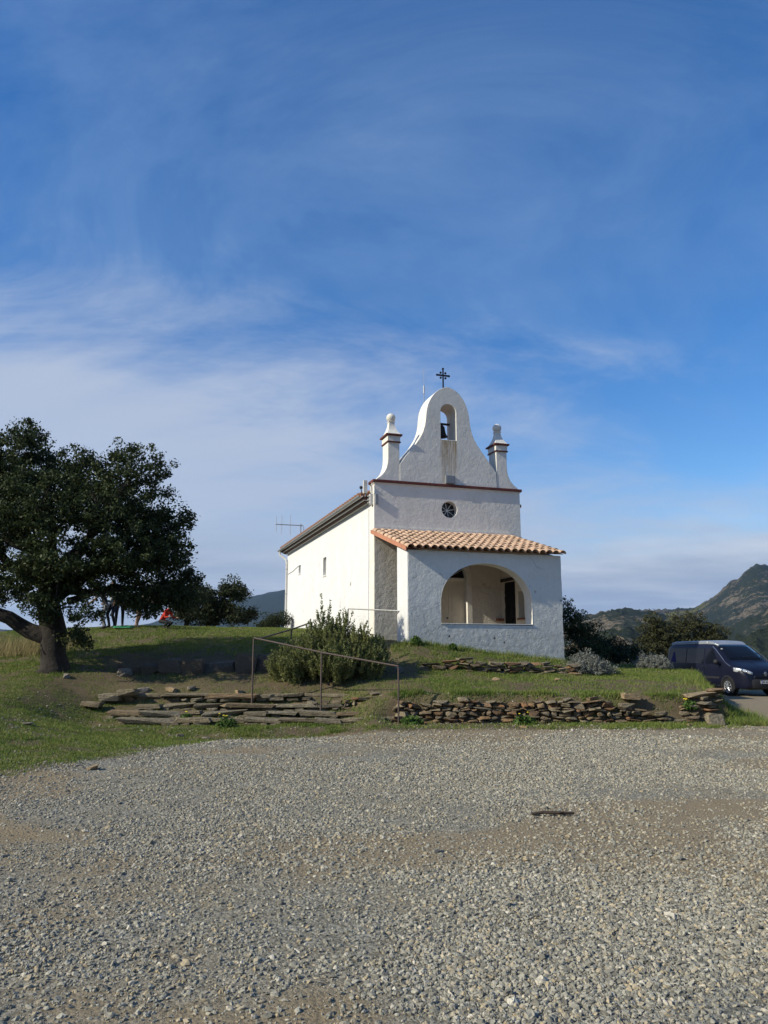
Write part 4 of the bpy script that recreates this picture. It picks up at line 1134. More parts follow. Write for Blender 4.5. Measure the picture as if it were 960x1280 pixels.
def crown_points(blobs, n_twig, n_leaf, r_twig, g, shell=0.45, under=0.55):
    """leaf clumps through ellipsoid lobes; fewer on the underside; returns leaf centres and twig centres"""
    vol = np.array([b[3] * b[4] * b[5] for b in blobs]) ** 0.75; vol /= vol.sum()
    k = g.choice(len(blobs), n_twig, p=vol)
    B = np.array(blobs, float)[k]
    d = rand_dirs(n_twig, g)
    d[:, 2] = np.where(d[:, 2] < 0, d[:, 2] * under, d[:, 2])
    rad = g.uniform(shell ** 2, 1.0, (n_twig, 1)) ** 0.5
    tc = B[:, :3] + d * B[:, 3:6] * rad
    tc += 0.25 * r_twig * g.normal(size=tc.shape)
    rt = r_twig * g.uniform(0.55, 1.35, (n_twig, 1))
    P = np.repeat(tc, n_leaf, 0) + rand_dirs(n_twig * n_leaf, g) * np.repeat(rt, n_leaf, 0) * g.uniform(0.1, 1.0, (n_twig * n_leaf, 1)) ** 0.6 * np.array([1, 1, 0.75])
    return P, tc


def limb_tube(mb, p0, p1, r0, r1, g, n=7, wob=0.12, sides=7):
    p0 = Vector(p0); p1 = Vector(p1); L = (p1 - p0).length
    pts = []; rad = []
    for i in range(n):
        t = i / (n - 1); w = wob * L * math.sin(math.pi * t)
        pts.append(p0.lerp(p1, t) + Vector((g.uniform(-1, 1), g.uniform(-1, 1), g.uniform(-.6, .9))) * w * 0.5); rad.append(r0 + (r1 - r0) * t)
    mb.tube(pts, rad, sides); return pts


def tree(name, label, base, trunk_pts, trunk_r, blobs, n_twig, n_leaf, r_twig, leaf, mat, seed, cat='tree', group=None, limbs=10, limb_r=0.10, twig_n=60, shell=0.45):
    g = np.random.default_rng(seed); pg = random.Random(seed)
    root = empty(name, base); bx, by, bz = base
    loc = lambda p: (p[0] - bx, p[1] - by, p[2] - bz)
    tm_ = MB(); tm_.tube([loc(p) for p in trunk_pts], trunk_r, 12)
    trunk = tm_.build('trunk', M['bark'], root, smooth=True)
    P, tc = crown_points(blobs, n_twig, n_leaf, r_twig, g, shell)
    top = Vector(trunk_pts[-1]); mid = Vector(trunk_pts[len(trunk_pts) // 2])
    order = sorted(range(len(blobs)), key=lambda i: -blobs[i][3])[:limbs]
    lm = []
    for i in order:
        b = blobs[i]; one = MB()
        tgt = Vector((b[0], b[1], b[2] - 0.1 * b[5]))
        frm = top if pg.random() < 0.7 else mid.lerp(top, pg.uniform(0.5, 1))
        pts = limb_tube(one, loc(frm), loc(tgt), limb_r * pg.uniform(0.8, 1.2), limb_r * 0.25, pg)
        lm.append((i, [Vector(p) + Vector(base) for p in pts]))
        one.build('limb', M['bark'], root, smooth=True)
    tw = MB()
    for k in g.choice(len(tc), min(twig_n, len(tc)), replace=False):
        t = Vector(tc[k])
        best = min((p for _, pts in lm for p in pts[2:]), key=lambda q: (q - t).length_squared, default=top)
        if (best - t).length < 2.6: limb_tube(tw, loc(best), loc(t), limb_r * 0.22, 0.008, pg, 5, 0.10, 5)
    if tw.v:
        o = tw.build('twigs', M['bark'], root); o['kind'] = 'stuff'
    co = leaves(P - np.array(base), leaf, g)
    c = fast_mesh('crown', co, 4, M[mat], root)
    tag(root, label, cat, group)
    return root


def lobe(px, py, Y, rpx, f=1.0, fy=1.0):
    p = at(px, py, Y); s = Y / 976.0
    return (p[0], p[1], p[2], rpx * s, rpx * s * fy, rpx * s * f)


# the big evergreen oak on the left
OB = (-8.6, 20.5, gz(-8.6, 20.5) - 0.1)
ob = [lobe(28, 562, 20.8, 38), lobe(35, 545, 20.9, 22), lobe(-35, 590, 20.6, 60), lobe(72, 592, 21.0, 34), lobe(100, 580, 20.8, 22), lobe(168, 590, 20.4, 38), lobe(160, 568, 20.6, 18), lobe(200, 585, 20.6, 18), lobe(196, 612, 20.8, 20),
      lobe(125, 640, 20.0, 52, 0.9), lobe(50, 640, 19.8, 58), lobe(-10, 660, 20.2, 58), lobe(215, 655, 20.8, 28), lobe(232, 645, 20.9, 14), lobe(190, 670, 20.8, 40), lobe(150, 705, 20.2, 56, 0.75), lobe(75, 700, 19.5, 56, 0.8), lobe(215, 700, 21.2, 30, 0.9),
      lobe(232, 728, 21.6, 20), lobe(190, 735, 21.1, 44, 0.6), lobe(98, 733, 20.4, 36, 0.5), lobe(20, 722, 19.8, 45, 0.6), lobe(-60, 700, 21.0, 60), lobe(-90, 640, 20.6, 60), lobe(60, 615, 22.2, 54), lobe(140, 645, 22.5, 52), lobe(10, 640, 22.6, 60),
      lobe(-30, 765, 20.1, 26, 0.5), lobe(8, 600, 20.4, 42), lobe(135, 612, 21.2, 34), lobe(98, 790, 20.1, 20, 0.9), lobe(108, 765, 19.9, 30, 0.7), lobe(166, 744, 20.4, 30, 0.5), lobe(215, 752, 21.4, 24, 0.6), lobe(55, 755, 19.6, 30, 0.6), lobe(180, 755, 20.8, 26, 0.4), lobe(205, 690, 20.4, 36), lobe(160, 690, 20.0, 50), lobe(222, 742, 21.2, 24, 0.8), lobe(120, 600, 20.6, 30), lobe(185, 640, 20.6, 34), lobe(50, 765, 19.6, 22, 0.8), lobe(100, 800, 19.9, 16, 0.9), lobe(15, 745, 20.6, 28, 0.6), lobe(172, 762, 20.4, 24, 0.5), lobe(200, 758, 20.8, 26, 0.5), lobe(232, 752, 21.2, 20, 0.8)]
tb = at(72, 790, 20.5); tt = at(58, 745, 20.6)
tree('evergreen_oak', 'massive dark spreading evergreen oak with short thick trunk', OB,
     [(OB[0] - 0.05, 20.5, OB[2] - 0.1), (OB[0], 20.5, OB[2] + 0.15), (OB[0] - 0.08, 20.5, OB[2] + 0.5), (tb[0] - 0.1, 20.5, tb[2]), (tt[0], 20.6, tt[2]), at(70, 710, 20.7)],
     [0.58, 0.38, 0.31, 0.33, 0.29, 0.16], ob, 2900, 48, 0.24, 0.088, 'oak_leaf', 5, limbs=14, limb_r=0.15, twig_n=160)
oak = [o for o in COL.objects if o.name == 'evergreen_oak'][0]
pg = random.Random(3)
for (a, b, r0, r1) in (((70, 800, 20.5), (-40, 755, 20.1), 0.24, 0.13), ((68, 750, 20.6), (150, 690, 20.8), 0.17, 0.07), ((150, 690, 20.8), (200, 660, 20.8), 0.07, 0.03), ((66, 745, 20.6), (20, 650, 20.8), 0.18, 0.06), ((84, 752, 20.5), (190, 725, 21.3), 0.10, 0.03)):
    mb = MB(); pa = Vector(at(*a)) - Vector(OB); pb = Vector(at(*b)) - Vector(OB)
    limb_tube(mb, pa, pb, r0, r1, pg, 8, 0.10, 9); mb.build('limb', M['bark'], oak, smooth=True)

# the smaller oaks on the crest behind, the shrubs by the chapel, the trees beyond the van
def small_tree(label, px, Y, lobes, mat, seed, twigs, leaf=0.085, nl=26, rt=0.24, name='small_oak', cat='tree', group=None, trunk=True, lr=0.05):
    base = at(px, 700, Y); bz = gz(base[0], base[1]) - 0.05; B = (base[0], base[1], bz)
    bl = [lobe(*q) for q in lobes]
    c = np.mean([b[:3] for b in bl], 0)
    tp = [(B[0], B[1], bz - 0.2), (B[0] + 0.05, B[1], bz + (c[2] - bz) * 0.35), (B[0] * 0.6 + c[0] * 0.4, B[1] * 0.6 + c[1] * 0.4, bz + (c[2] - bz) * 0.7)]
    return tree(name, label, B, tp, [0.13, 0.10, 0.06] if trunk else [0.05, 0.04, 0.03], bl, twigs, nl, rt, leaf, mat, seed, cat, group, 7, lr, 40, 0.3)


small_tree('slender open oak on the crest between big oak and blue mountain', 262, 34, [(250, 742, 34, 15), (262, 752, 34, 16), (288, 738, 34, 16), (300, 745, 34, 12), (280, 760, 34.3, 18), (262, 772, 34, 17), (295, 772, 34, 16), (312, 768, 34.4, 10), (242, 765, 33.8, 14)], 'far_leaf', 31, 720, leaf=0.10)
small_tree('leaning oak on the crest behind the kneeling red figure', 236, 31.5, [(222, 735, 31.5, 20), (240, 748, 31.5, 20), (205, 745, 31.8, 18), (228, 768, 31.3, 15, 0.8), (186, 742, 32, 20), (248, 778, 31.5, 10)], 'far_leaf', 33, 430, leaf=0.09)
small_tree('small dark bush at the rear corner of the chapel', 345, 39, [(338, 779, 39, 13, 0.9), (352, 776, 39, 13), (328, 784, 38.6, 9)], 'far_leaf', 35, 150, name='bush', cat='bush', trunk=False)
small_tree('tall dark shrub pressed against the porch right corner', 722, 28, [(710, 768, 28, 14, 1.3), (718, 785, 28, 20, 1.2), (735, 795, 28.2, 20), (725, 812, 27.6, 26, 0.8), (745, 812, 28, 20, 0.8)], 'oak_leaf', 37, 420, name='bush', cat='bush', trunk=False, leaf=0.075)
small_tree('low dark shrub behind the silver shrub', 765, 29, [(762, 812, 29, 20, 0.7), (783, 816, 29.3, 18, 0.7), (775, 822, 28.4, 18, 0.6)], 'far_leaf', 38, 240, name='bush', cat='bush', trunk=False)
small_tree('dark bushy tree just behind the rear of the van', 818, 37, [(815, 785, 37, 18, 1.1), (806, 800, 37, 13), (832, 795, 37, 20), (825, 815, 37, 24, 0.8), (808, 818, 36.6, 16)], 'olive_leaf', 39, 420, leaf=0.1)
small_tree('broad olive-brown tree above the roof of the van', 868, 40, [(848, 783, 40, 17), (868, 778, 40, 15), (880, 788, 40, 18), (898, 794, 40, 14), (860, 800, 40, 22), (890, 808, 40, 20), (842, 805, 40, 18)], 'olive_leaf', 41, 480, leaf=0.1)


def rosemary():
    c = (-1.25, 20.45); zb = gz(*c)
    root = empty('rosemary_bush', (c[0], c[1], zb)); tag(root, 'big bushy rosemary with upright spiky shoots beside the handrail', 'bush')
    g = np.random.default_rng(52)
    clumps = [(-1.55, -0.15, 0.75, 0.42), (-1.15, 0.1, 1.02, 0.46), (-0.75, -0.35, 1.15, 0.45), (-0.62, 0.35, 1.45, 0.42), (-0.28, 0.0, 1.85, 0.45), (0.08, 0.3, 1.60, 0.40), (0.18, -0.35, 1.25, 0.46), (0.42, 0.1, 1.80, 0.42), (0.78, 0.25, 1.45, 0.40),
              (0.72, -0.35, 1.08, 0.44), (1.02, 0.0, 1.42, 0.40), (1.35, 0.15, 1.08, 0.36), (1.3, -0.3, 0.80, 0.36), (-0.25, -0.6, 0.85, 0.42), (-1.2, -0.5, 0.62, 0.36), (0.35, -0.7, 0.72, 0.38), (-0.05, 0.55, 1.7, 0.35)]
    C = np.array(clumps); per = 105; n = len(C) * per
    ci = np.repeat(np.arange(len(C)), per)
    ang = g.uniform(0, 2 * np.pi, n); rad = np.sqrt(g.uniform(0, 1, n))
    cx, cy, chh, crr = C[ci].T; cx = cx * 0.86 - 0.12
    bx = cx + np.cos(ang) * rad * crr; by = cy + np.sin(ang) * rad * crr
    env = chh * (1 - 0.5 * rad ** 2) * g.uniform(0.5, 1.0, n) + 0.05
    stray = g.uniform(0, 1, n) < 0.06
    env = np.where(stray, env * 1.18, env)
    lean = np.stack([np.cos(ang) * rad * 0.45 + cx * 0.16, np.sin(ang) * rad * 0.45 + cy * 0.16, np.ones(n)], 1) + g.normal(0, 0.10, (n, 3)); lean /= np.linalg.norm(lean, axis=1, keepdims=True)
    L = g.uniform(0.28, 0.60, n)
    tip = np.stack([bx, by, env], 1); foot = tip - lean * L[:, None]
    k = 44
    t = g.uniform(0, 1, (n, k, 1))
    cen = foot[:, None] * (1 - t) + tip[:, None] * t
    d = rand_dirs(n * k, g).reshape(n, k, 3) * 0.8 + lean[:, None] * 0.9; d /= np.linalg.norm(d, axis=2, keepdims=True)
    ln = 0.075 * g.uniform(0.7, 1.2, (n, k, 1)) * (1.25 - 0.55 * t)
    sd = np.cross(d, rand_dirs(n * k, g).reshape(n, k, 3)); sd /= np.maximum(np.linalg.norm(sd, axis=2, keepdims=True), 1e-6)
    q = np.stack([cen, cen + d * ln * 0.5 + sd * 0.014, cen + d * ln, cen + d * ln * 0.5 - sd * 0.014], 2).reshape(-1, 4, 3)
    q[:, :, 2] += float(0)
    fast_mesh('foliage', q, 4, M['rosemary'], root)
    # inner leafy mass so that the bush is not hollow
    P = rand_dirs(9000, g) * g.uniform(0.2, 1, (9000, 1)) ** 0.5 * np.array([1.3, 0.5, 0.42]) + np.array([0, 0, 0.5])
    fast_mesh('inner_foliage', leaves(P, 0.07, g, aspect=0.3), 4, M['rosemary'], root)
    mb = MB(); pg = random.Random(1)
    for i in range(26):
        a = pg.uniform(0, 6.28); r_ = pg.uniform(0.3, 1.0)
        limb_tube(mb, (pg.uniform(-.3, .3), pg.uniform(-.2, .2), -0.1), (math.cos(a) * r_ * 1.2, math.sin(a) * r_ * 0.6, pg.uniform(0.5, 1.1)), 0.03, 0.01, pg, 6, 0.1, 5)
    o = mb.build('stems', M['bark'], root); o['kind'] = 'stuff'


rosemary()


def silver_bush(label, px, py, Y, w, h, seed, mat='silver'):
    p = at(px, py, Y); zb = gz(p[0], p[1])
    root = empty('silver_shrub', (p[0], p[1], zb)); tag(root, label, 'shrub', None)
    g = np.random.default_rng(seed); n = 330
    d = rand_dirs(n, g); d[:, 2] = np.abs(d[:, 2]) * 0.95 + 0.05
    tip = d * np.array([w, w * 0.8, h]) * g.uniform(0.70, 1.1, (n, 1)) * (0.62 + 0.85 * fbm(d[:, 0] * 2.2 + seed, d[:, 1] * 2.2 + d[:, 2] * 1.7, 300, 3))[:, None]
    k = 42
    t = g.uniform(0.62, 1.0, (n, k, 1))
    cen = tip[:, None] * t + g.normal(0, 0.025, (n, k, 3))
    fast_mesh('foliage', leaves(cen.reshape(-1, 3), 0.045, g, aspect=0.4), 4, M[mat], root)
    mb = MB(); pg = random.Random(seed)
    for i in range(30):
        q = tip[pg.randrange(n)] * 0.85; limb_tube(mb, (0, 0, -0.05), tuple(q), 0.014, 0.006, pg, 4, 0.1, 4)
    o = mb.build('stems', M['bark'], root); o['kind'] = 'stuff'


silver_bush('rounded silver-grey shrub on the terrace right of the porch', 738, 846, 22.3, 0.66, 0.62, 61)
silver_bush('smaller green-grey rounded shrub behind the rear wheel side of the van', 815, 836, 25.5, 0.55, 0.50, 62)

# ---- grass: short turf, straw, weeds
def blades(n_try, xr_, yr_, hmin, hmax, wid, seed, dens, bend=0.45, lod=True):
    g = np.random.default_rng(seed)
    x = g.uniform(xr_[0], xr_[1], n_try); y = g.uniform(yr_[0], yr_[1], n_try)
    keep = g.uniform(0, 1, n_try) < dens(x, y)
    x = x[keep]; y = y[keep]; z = ground_z(x, y) - 0.008
    n = len(x); h = g.uniform(hmin, hmax, n) * (0.55 + 0.9 * fbm(x * 1.3, y * 1.3, 90, 3))
    a = g.uniform(0, 2 * np.pi, n); b = g.uniform(0, 2 * np.pi, n); w = wid * g.uniform(0.6, 1.3, n)
    base = np.stack([x, y, z], 1); s = np.stack([np.cos(a), np.sin(a), np.zeros(n)], 1) * w[:, None]
    lean = np.stack([np.cos(b), np.sin(b), np.zeros(n)], 1) * (h * g.uniform(0.1, bend * 2, n))[:, None]
    tip = base + lean; tip[:, 2] += h
    return np.stack([base - s, base + s, tip], 1)


def d_grass(x, y):
    g_, _ = cover(x, y); vis = np.where((x > 0.0) & (x < 5.3) & (y > 22.9 + 0.32 * x) & (y < 45), 0, 1)
    return g_ * vis


tris = np.concatenate([
    blades(560000, (-13, -1.5), (7.5, 20), 0.022, 0.060, 0.008, 1, d_grass),
    blades(330000, (-3.5, 10.5), (16.6, 23.5), 0.022, 0.070, 0.009, 2, d_grass),
    blades(90000, (-3.0, 7.9), (16.6, 18.0), 0.03, 0.10, 0.008, 4, lambda x, y: d_grass(x, y) * sstep(0.45, 0.6, fbm(x * 1.1, y * 2.0, 55, 3)) * 1.4),
    blades(260000, (-15, 0), (20, 32), 0.025, 0.075, 0.011, 3, lambda x, y: d_grass(x, y)),
    blades(60000, (5, 12), (22, 32), 0.03, 0.09, 0.011, 6, d_grass),
    blades(26000, (0.2, 5.6), (22.0, 24.6), 0.06, 0.20, 0.008, 7, lambda x, y: 0.8 * np.exp(-((y - (22.62 + 0.325 * (x - 0.7))) / 0.22) ** 2)),
    blades(26000, (0.1, 7.2), (17.9, 18.7), 0.05, 0.15, 0.008, 9, lambda x, y: np.exp(-((y - yw(x) - 0.30) / 0.12) ** 2) * sstep(0.42, 0.6, fbm(x * 1.7, y, 77, 3))),
    blades(16000, (0.9, 5.5), (20.8, 22.8), 0.05, 0.14, 0.008, 10, lambda x, y: np.exp(-((y - (21.45 + 0.20 * (x - 1.2))) / 0.16) ** 2) * sstep(0.42, 0.6, fbm(x * 1.7, y, 78, 3))),
    blades(30000, (7.6, 9.6), (17.2, 24), 0.06, 0.2, 0.009, 8, lambda x, y: np.exp(-((x - xr_edge(y) - 0.35) / 0.45) ** 2) * 0.9)])
tag(fast_mesh('grass', tris, 3, M['grass']), kind='stuff')

dry = np.concatenate([blades(4500, (-15, -9.4), (22.6, 25.5), 0.2, 0.6, 0.009, 12, lambda x, y: 0.85 * np.exp(-((x + 11.2) / 2.0) ** 2), 0.3),
                      blades(2500, (-11, 10), (16.8, 28), 0.08, 0.22, 0.004, 13, lambda x, y: d_grass(x, y) * 0.5, 0.4)])
tag(fast_mesh('dry_grass', dry, 3, M['straw']), kind='stuff')


def weed_patch(px, py, Y, r_, h, seed, label, flowers=4):
    p = at(px, py, Y); zb = gz(p[0], p[1]); root = empty('weed_clump', (p[0], p[1], zb)); tag(root, label, 'weed')
    g = np.random.default_rng(seed); n = 420
    P = rand_dirs(n, g) * g.uniform(0, 1, (n, 1)) ** 0.5 * np.array([r_, r_ * 0.8, h]); P[:, 2] = np.abs(P[:, 2])
    fast_mesh('leaves', leaves(P, 0.075, g, aspect=0.6), 4, M['weed'], root)
    for i in range(flowers):
        a, q = g.uniform(0, 6.28), g.uniform(0, r_ * 0.7)
        x, y = math.cos(a) * q, math.sin(a) * q; z = h * g.uniform(0.95, 1.3)
        st_ = MB().tube([(x * 0.7, y * 0.7, 0), (x, y, z)], 0.004, 4).build('stalk', M['weed'], root)
        MB().lathe([(0.004, 0.0), (0.026, 0.008), (0.022, 0.02), (0.004, 0.022)], (x, y, z), 8).build('flower', M['petal'], st_)


weed_patch(283, 910, 17.35, 0.26, 0.24, 1, 'leafy green weed with yellow flowers at the foot of the steps')
weed_patch(233, 897, 18.15, 0.16, 0.14, 2, 'small weed with a yellow flower on the lowest tread', 2)
weed_patch(515, 895, 17.75, 0.28, 0.20, 3, 'leafy weed at the foot of the right handrail post', 0)
weed_patch(655, 893, 17.75, 0.30, 0.20, 4, 'leafy weed against the middle of the terrace wall', 2)
weed_patch(862, 885, 18.1, 0.20, 0.2, 5, 'weed with yellow flowers below the ochre capstone', 4)
weed_patch(520, 803, 22.55, 0.18, 0.28, 6, 'leafy weed at the left corner of the porch front', 0)
weed_patch(566, 812, 22.75, 0.14, 0.2, 7, 'leafy weed growing at the base of the porch wall below the arch', 0)

# ------------------------------------------------------------------ gravel
def build_gravel():
    g = np.random.default_rng(91)
    def band(y0, y1, per, smin, smax):
        w1 = y1 * 0.56 + 1.2; n = int(per * (y1 - y0) * 2 * w1)
        x = g.uniform(-w1, w1, n); y = g.uniform(y0, y1, n)
        gr, lawn = cover(x, y)
        patch = fbm(x * 0.55 + 3, y * 0.55, 140, 4); fine = fbm(x * 2.3, y * 2.3, 150, 3)
        d = np.clip(0.74 + 3.2 * (0.54 - patch) + 0.9 * (fine - 0.5), 0.20, 1.0) * (1 - 0.80 * lawn) * (1 - 0.55 * sstep(14.6, 16.4, y + 0.8 * (fine - 0.5)))
        worn = sstep(0.50, 0.64, fbm(x * 0.42 + 11, y * 0.60 + 5, 170, 4)); d = d * (1 - 0.60 * worn)
        k = g.uniform(0, 1, n) < d
        s = smin + (smax - smin) * g.uniform(0, 1, n) ** 2.6
        s = np.where(g.uniform(0, 1, n) < 0.006, s * g.uniform(1.4, 2.3, n), s)
        ok = (patch < 0.58) | (g.uniform(0, 1, n) < 0.5)
        return x[k], y[k], (s * np.where(ok, 1, 0.7))[k]
    parts = [band(2.8, 4.6, 7600, 0.0035, 0.0165), band(4.6, 7.0, 4800, 0.0042, 0.0165), band(7.0, 10.0, 2500, 0.0055, 0.017), band(10.0, 14.0, 1150, 0.007, 0.019), band(14.0, 18.5, 520, 0.009, 0.024)]
    x = np.concatenate([p[0] for p in parts]); y = np.concatenate([p[1] for p in parts]); s = np.concatenate([p[2] for p in parts])
    z = ground_z(x, y) + s * 0.15
    n = len(x)
    me = bpy.data.meshes.new('gravel'); me.vertices.add(n)
    me.vertices.foreach_set('co', np.stack([x, y, z], 1).reshape(-1).astype(np.float32))
    a = me.attributes.new('size', 'FLOAT_VECTOR', 'POINT')
    sv = np.stack([s * g.uniform(0.8, 1.5, n), s * g.uniform(0.7, 1.1, n), s * g.uniform(0.45, 0.9, n)], 1)
    a.data.foreach_set('vector', sv.reshape(-1).astype(np.float32))
    a = me.attributes.new('turn', 'FLOAT_VECTOR', 'POINT')
    rv = np.stack([g.normal(0, 0.35, n), g.normal(0, 0.35, n), g.uniform(0, 6.28, n)], 1)
    a.data.foreach_set('vector', rv.reshape(-1).astype(np.float32))
    a = me.attributes.new('tone', 'FLOAT', 'POINT')
    a.data.foreach_set('value', g.uniform(0, 1, n).astype(np.float32))
    me.update()
    o = bpy.data.objects.new('gravel', me); COL.objects.link(o); tag(o, kind='stuff')
    m, nt, nn, l, bs = nodes_of('gravel_stone')
    at_ = nn.new('ShaderNodeAttribute'); at_.attribute_type = 'INSTANCER'; at_.attribute_name = 'tone'
    col = cramp(nn, l, at_.outputs['Fac'], [(0.0, (0.13, 0.124, 0.10)), (0.25, (0.225, 0.215, 0.172)), (0.5, (0.30, 0.287, 0.23)), (0.72, (0.375, 0.356, 0.285)), (0.86, (0.38, 0.30, 0.175)), (1.0, (0.54, 0.51, 0.42))])
    geo = nn.new('ShaderNodeNewGeometry')
    ns = tex_noise(nn, l, geo.outputs['Position'], 60, 5, 0.6)
    col = cmix(nn, l, cramp(nn, l, ns, [(0.35, 0.0), (0.75, 0.5)]), col, (0.17, 0.15, 0.12))
    l.new(col, bs.inputs['Base Color']); bs.inputs['Roughness'].default_value = 0.9; bs.inputs['Specular IOR Level'].default_value = 0.2
    ng = bpy.data.node_groups.new('gravel_scatter', 'GeometryNodeTree')
    ng.interface.new_socket('Geometry', in_out='INPUT', socket_type='NodeSocketGeometry')
    ng.interface.new_socket('Geometry', in_out='OUTPUT', socket_type='NodeSocketGeometry')
    N = ng.nodes; Lk = ng.links
    gi = N.new('NodeGroupInput'); go = N.new('NodeGroupOutput')
    g2i = N.new('GeometryNodeGeometryToInstance')
    for k in range(6):
        ico = N.new('GeometryNodeMeshIcoSphere'); ico.inputs['Radius'].default_value = 1.0; ico.inputs['Subdivisions'].default_value = 2
        sp = N.new('GeometryNodeSetPosition')
        nz = N.new('ShaderNodeTexNoise'); nz.noise_dimensions = '4D'; nz.inputs['W'].default_value = k * 3.7; nz.inputs['Scale'].default_value = 0.9; nz.inputs['Detail'].default_value = 1.0
        vm = N.new('ShaderNodeVectorMath'); vm.operation = 'SUBTRACT'; vm.inputs[1].default_value = (0.5, 0.5, 0.5)
        vs = N.new('ShaderNodeVectorMath'); vs.operation = 'SCALE'; vs.inputs['Scale'].default_value = 2.2
        Lk.new(nz.outputs['Color'], vm.inputs[0]); Lk.new(vm.outputs[0], vs.inputs[0])
        Lk.new(ico.outputs['Mesh'], sp.inputs['Geometry']); Lk.new(vs.outputs[0], sp.inputs['Offset'])
        sm = N.new('GeometryNodeSetMaterial'); sm.inputs['Material'].default_value = m
        ss = N.new('GeometryNodeSetShadeSmooth'); ss.inputs['Shade Smooth'].default_value = False
        Lk.new(sp.outputs[0], sm.inputs[0]); Lk.new(sm.outputs[0], ss.inputs[0]); Lk.new(ss.outputs[0], g2i.inputs[0])
    iop = N.new('GeometryNodeInstanceOnPoints'); iop.inputs['Pick Instance'].default_value = True
    ri = N.new('FunctionNodeRandomValue'); ri.data_type = 'INT'; ri.inputs[4].default_value = 0; ri.inputs[5].default_value = 5
    na = N.new('GeometryNodeInputNamedAttribute'); na.data_type = 'FLOAT_VECTOR'; na.inputs[0].default_value = 'size'
    nb = N.new('GeometryNodeInputNamedAttribute'); nb.data_type = 'FLOAT_VECTOR'; nb.inputs[0].default_value = 'turn'
    e2r = N.new('FunctionNodeEulerToRotation')
    Lk.new(nb.outputs[0], e2r.inputs[0])
    Lk.new(gi.outputs[0], iop.inputs['Points']); Lk.new(g2i.outputs[0], iop.inputs['Instance'])
    Lk.new(ri.outputs[2], iop.inputs['Instance Index']); Lk.new(e2r.outputs[0], iop.inputs['Rotation']); Lk.new(na.outputs[0], iop.inputs['Scale'])
    Lk.new(iop.outputs[0], go.inputs[0])
    md = o.modifiers.new('scatter', 'NODES'); md.node_group = ng
    print('gravel', n)


build_gravel()

# ------------------------------------------------------------------ van
M['black_paint'] = simple('black_paint', (0.007, 0.008, 0.018), (0.008, 0.009, 0.021), 2, 0.38, 0.0, spec=0.2, coat=0.12)
M['van_glass'] = simple('van_glass', (0.006, 0.007, 0.010), None, 2, 0.04, 0.0, spec=0.3)
M['cladding'] = simple('black_cladding', (0.022, 0.022, 0.024), None, 20, 0.6)
M['silver_roof'] = simple('silver_roof', (0.36, 0.38, 0.41), (0.32, 0.34, 0.37), 3, 0.4, 0.4)
M['tyre'] = simple('tyre_rubber', (0.012, 0.012, 0.012), None, 20, 0.85)
M['chrome'] = simple('chrome', (0.70, 0.71, 0.73), None, 5, 0.18, 0.9)
M['lens'] = simple('lamp_lens', (0.45, 0.47, 0.49), (0.62, 0.64, 0.66), 9, 0.12, 0.3, spec=0.6, coat=1.0)
M['plate'] = simple('plate_white', (0.62, 0.62, 0.60), None, 5, 0.4)
M['eu_blue'] = simple('plate_blue', (0.02, 0.05, 0.25), None, 5, 0.4)
M['indigo'] = simple('indigo_blanket', (0.02, 0.014, 0.09), (0.03, 0.02, 0.12), 5, 0.7)


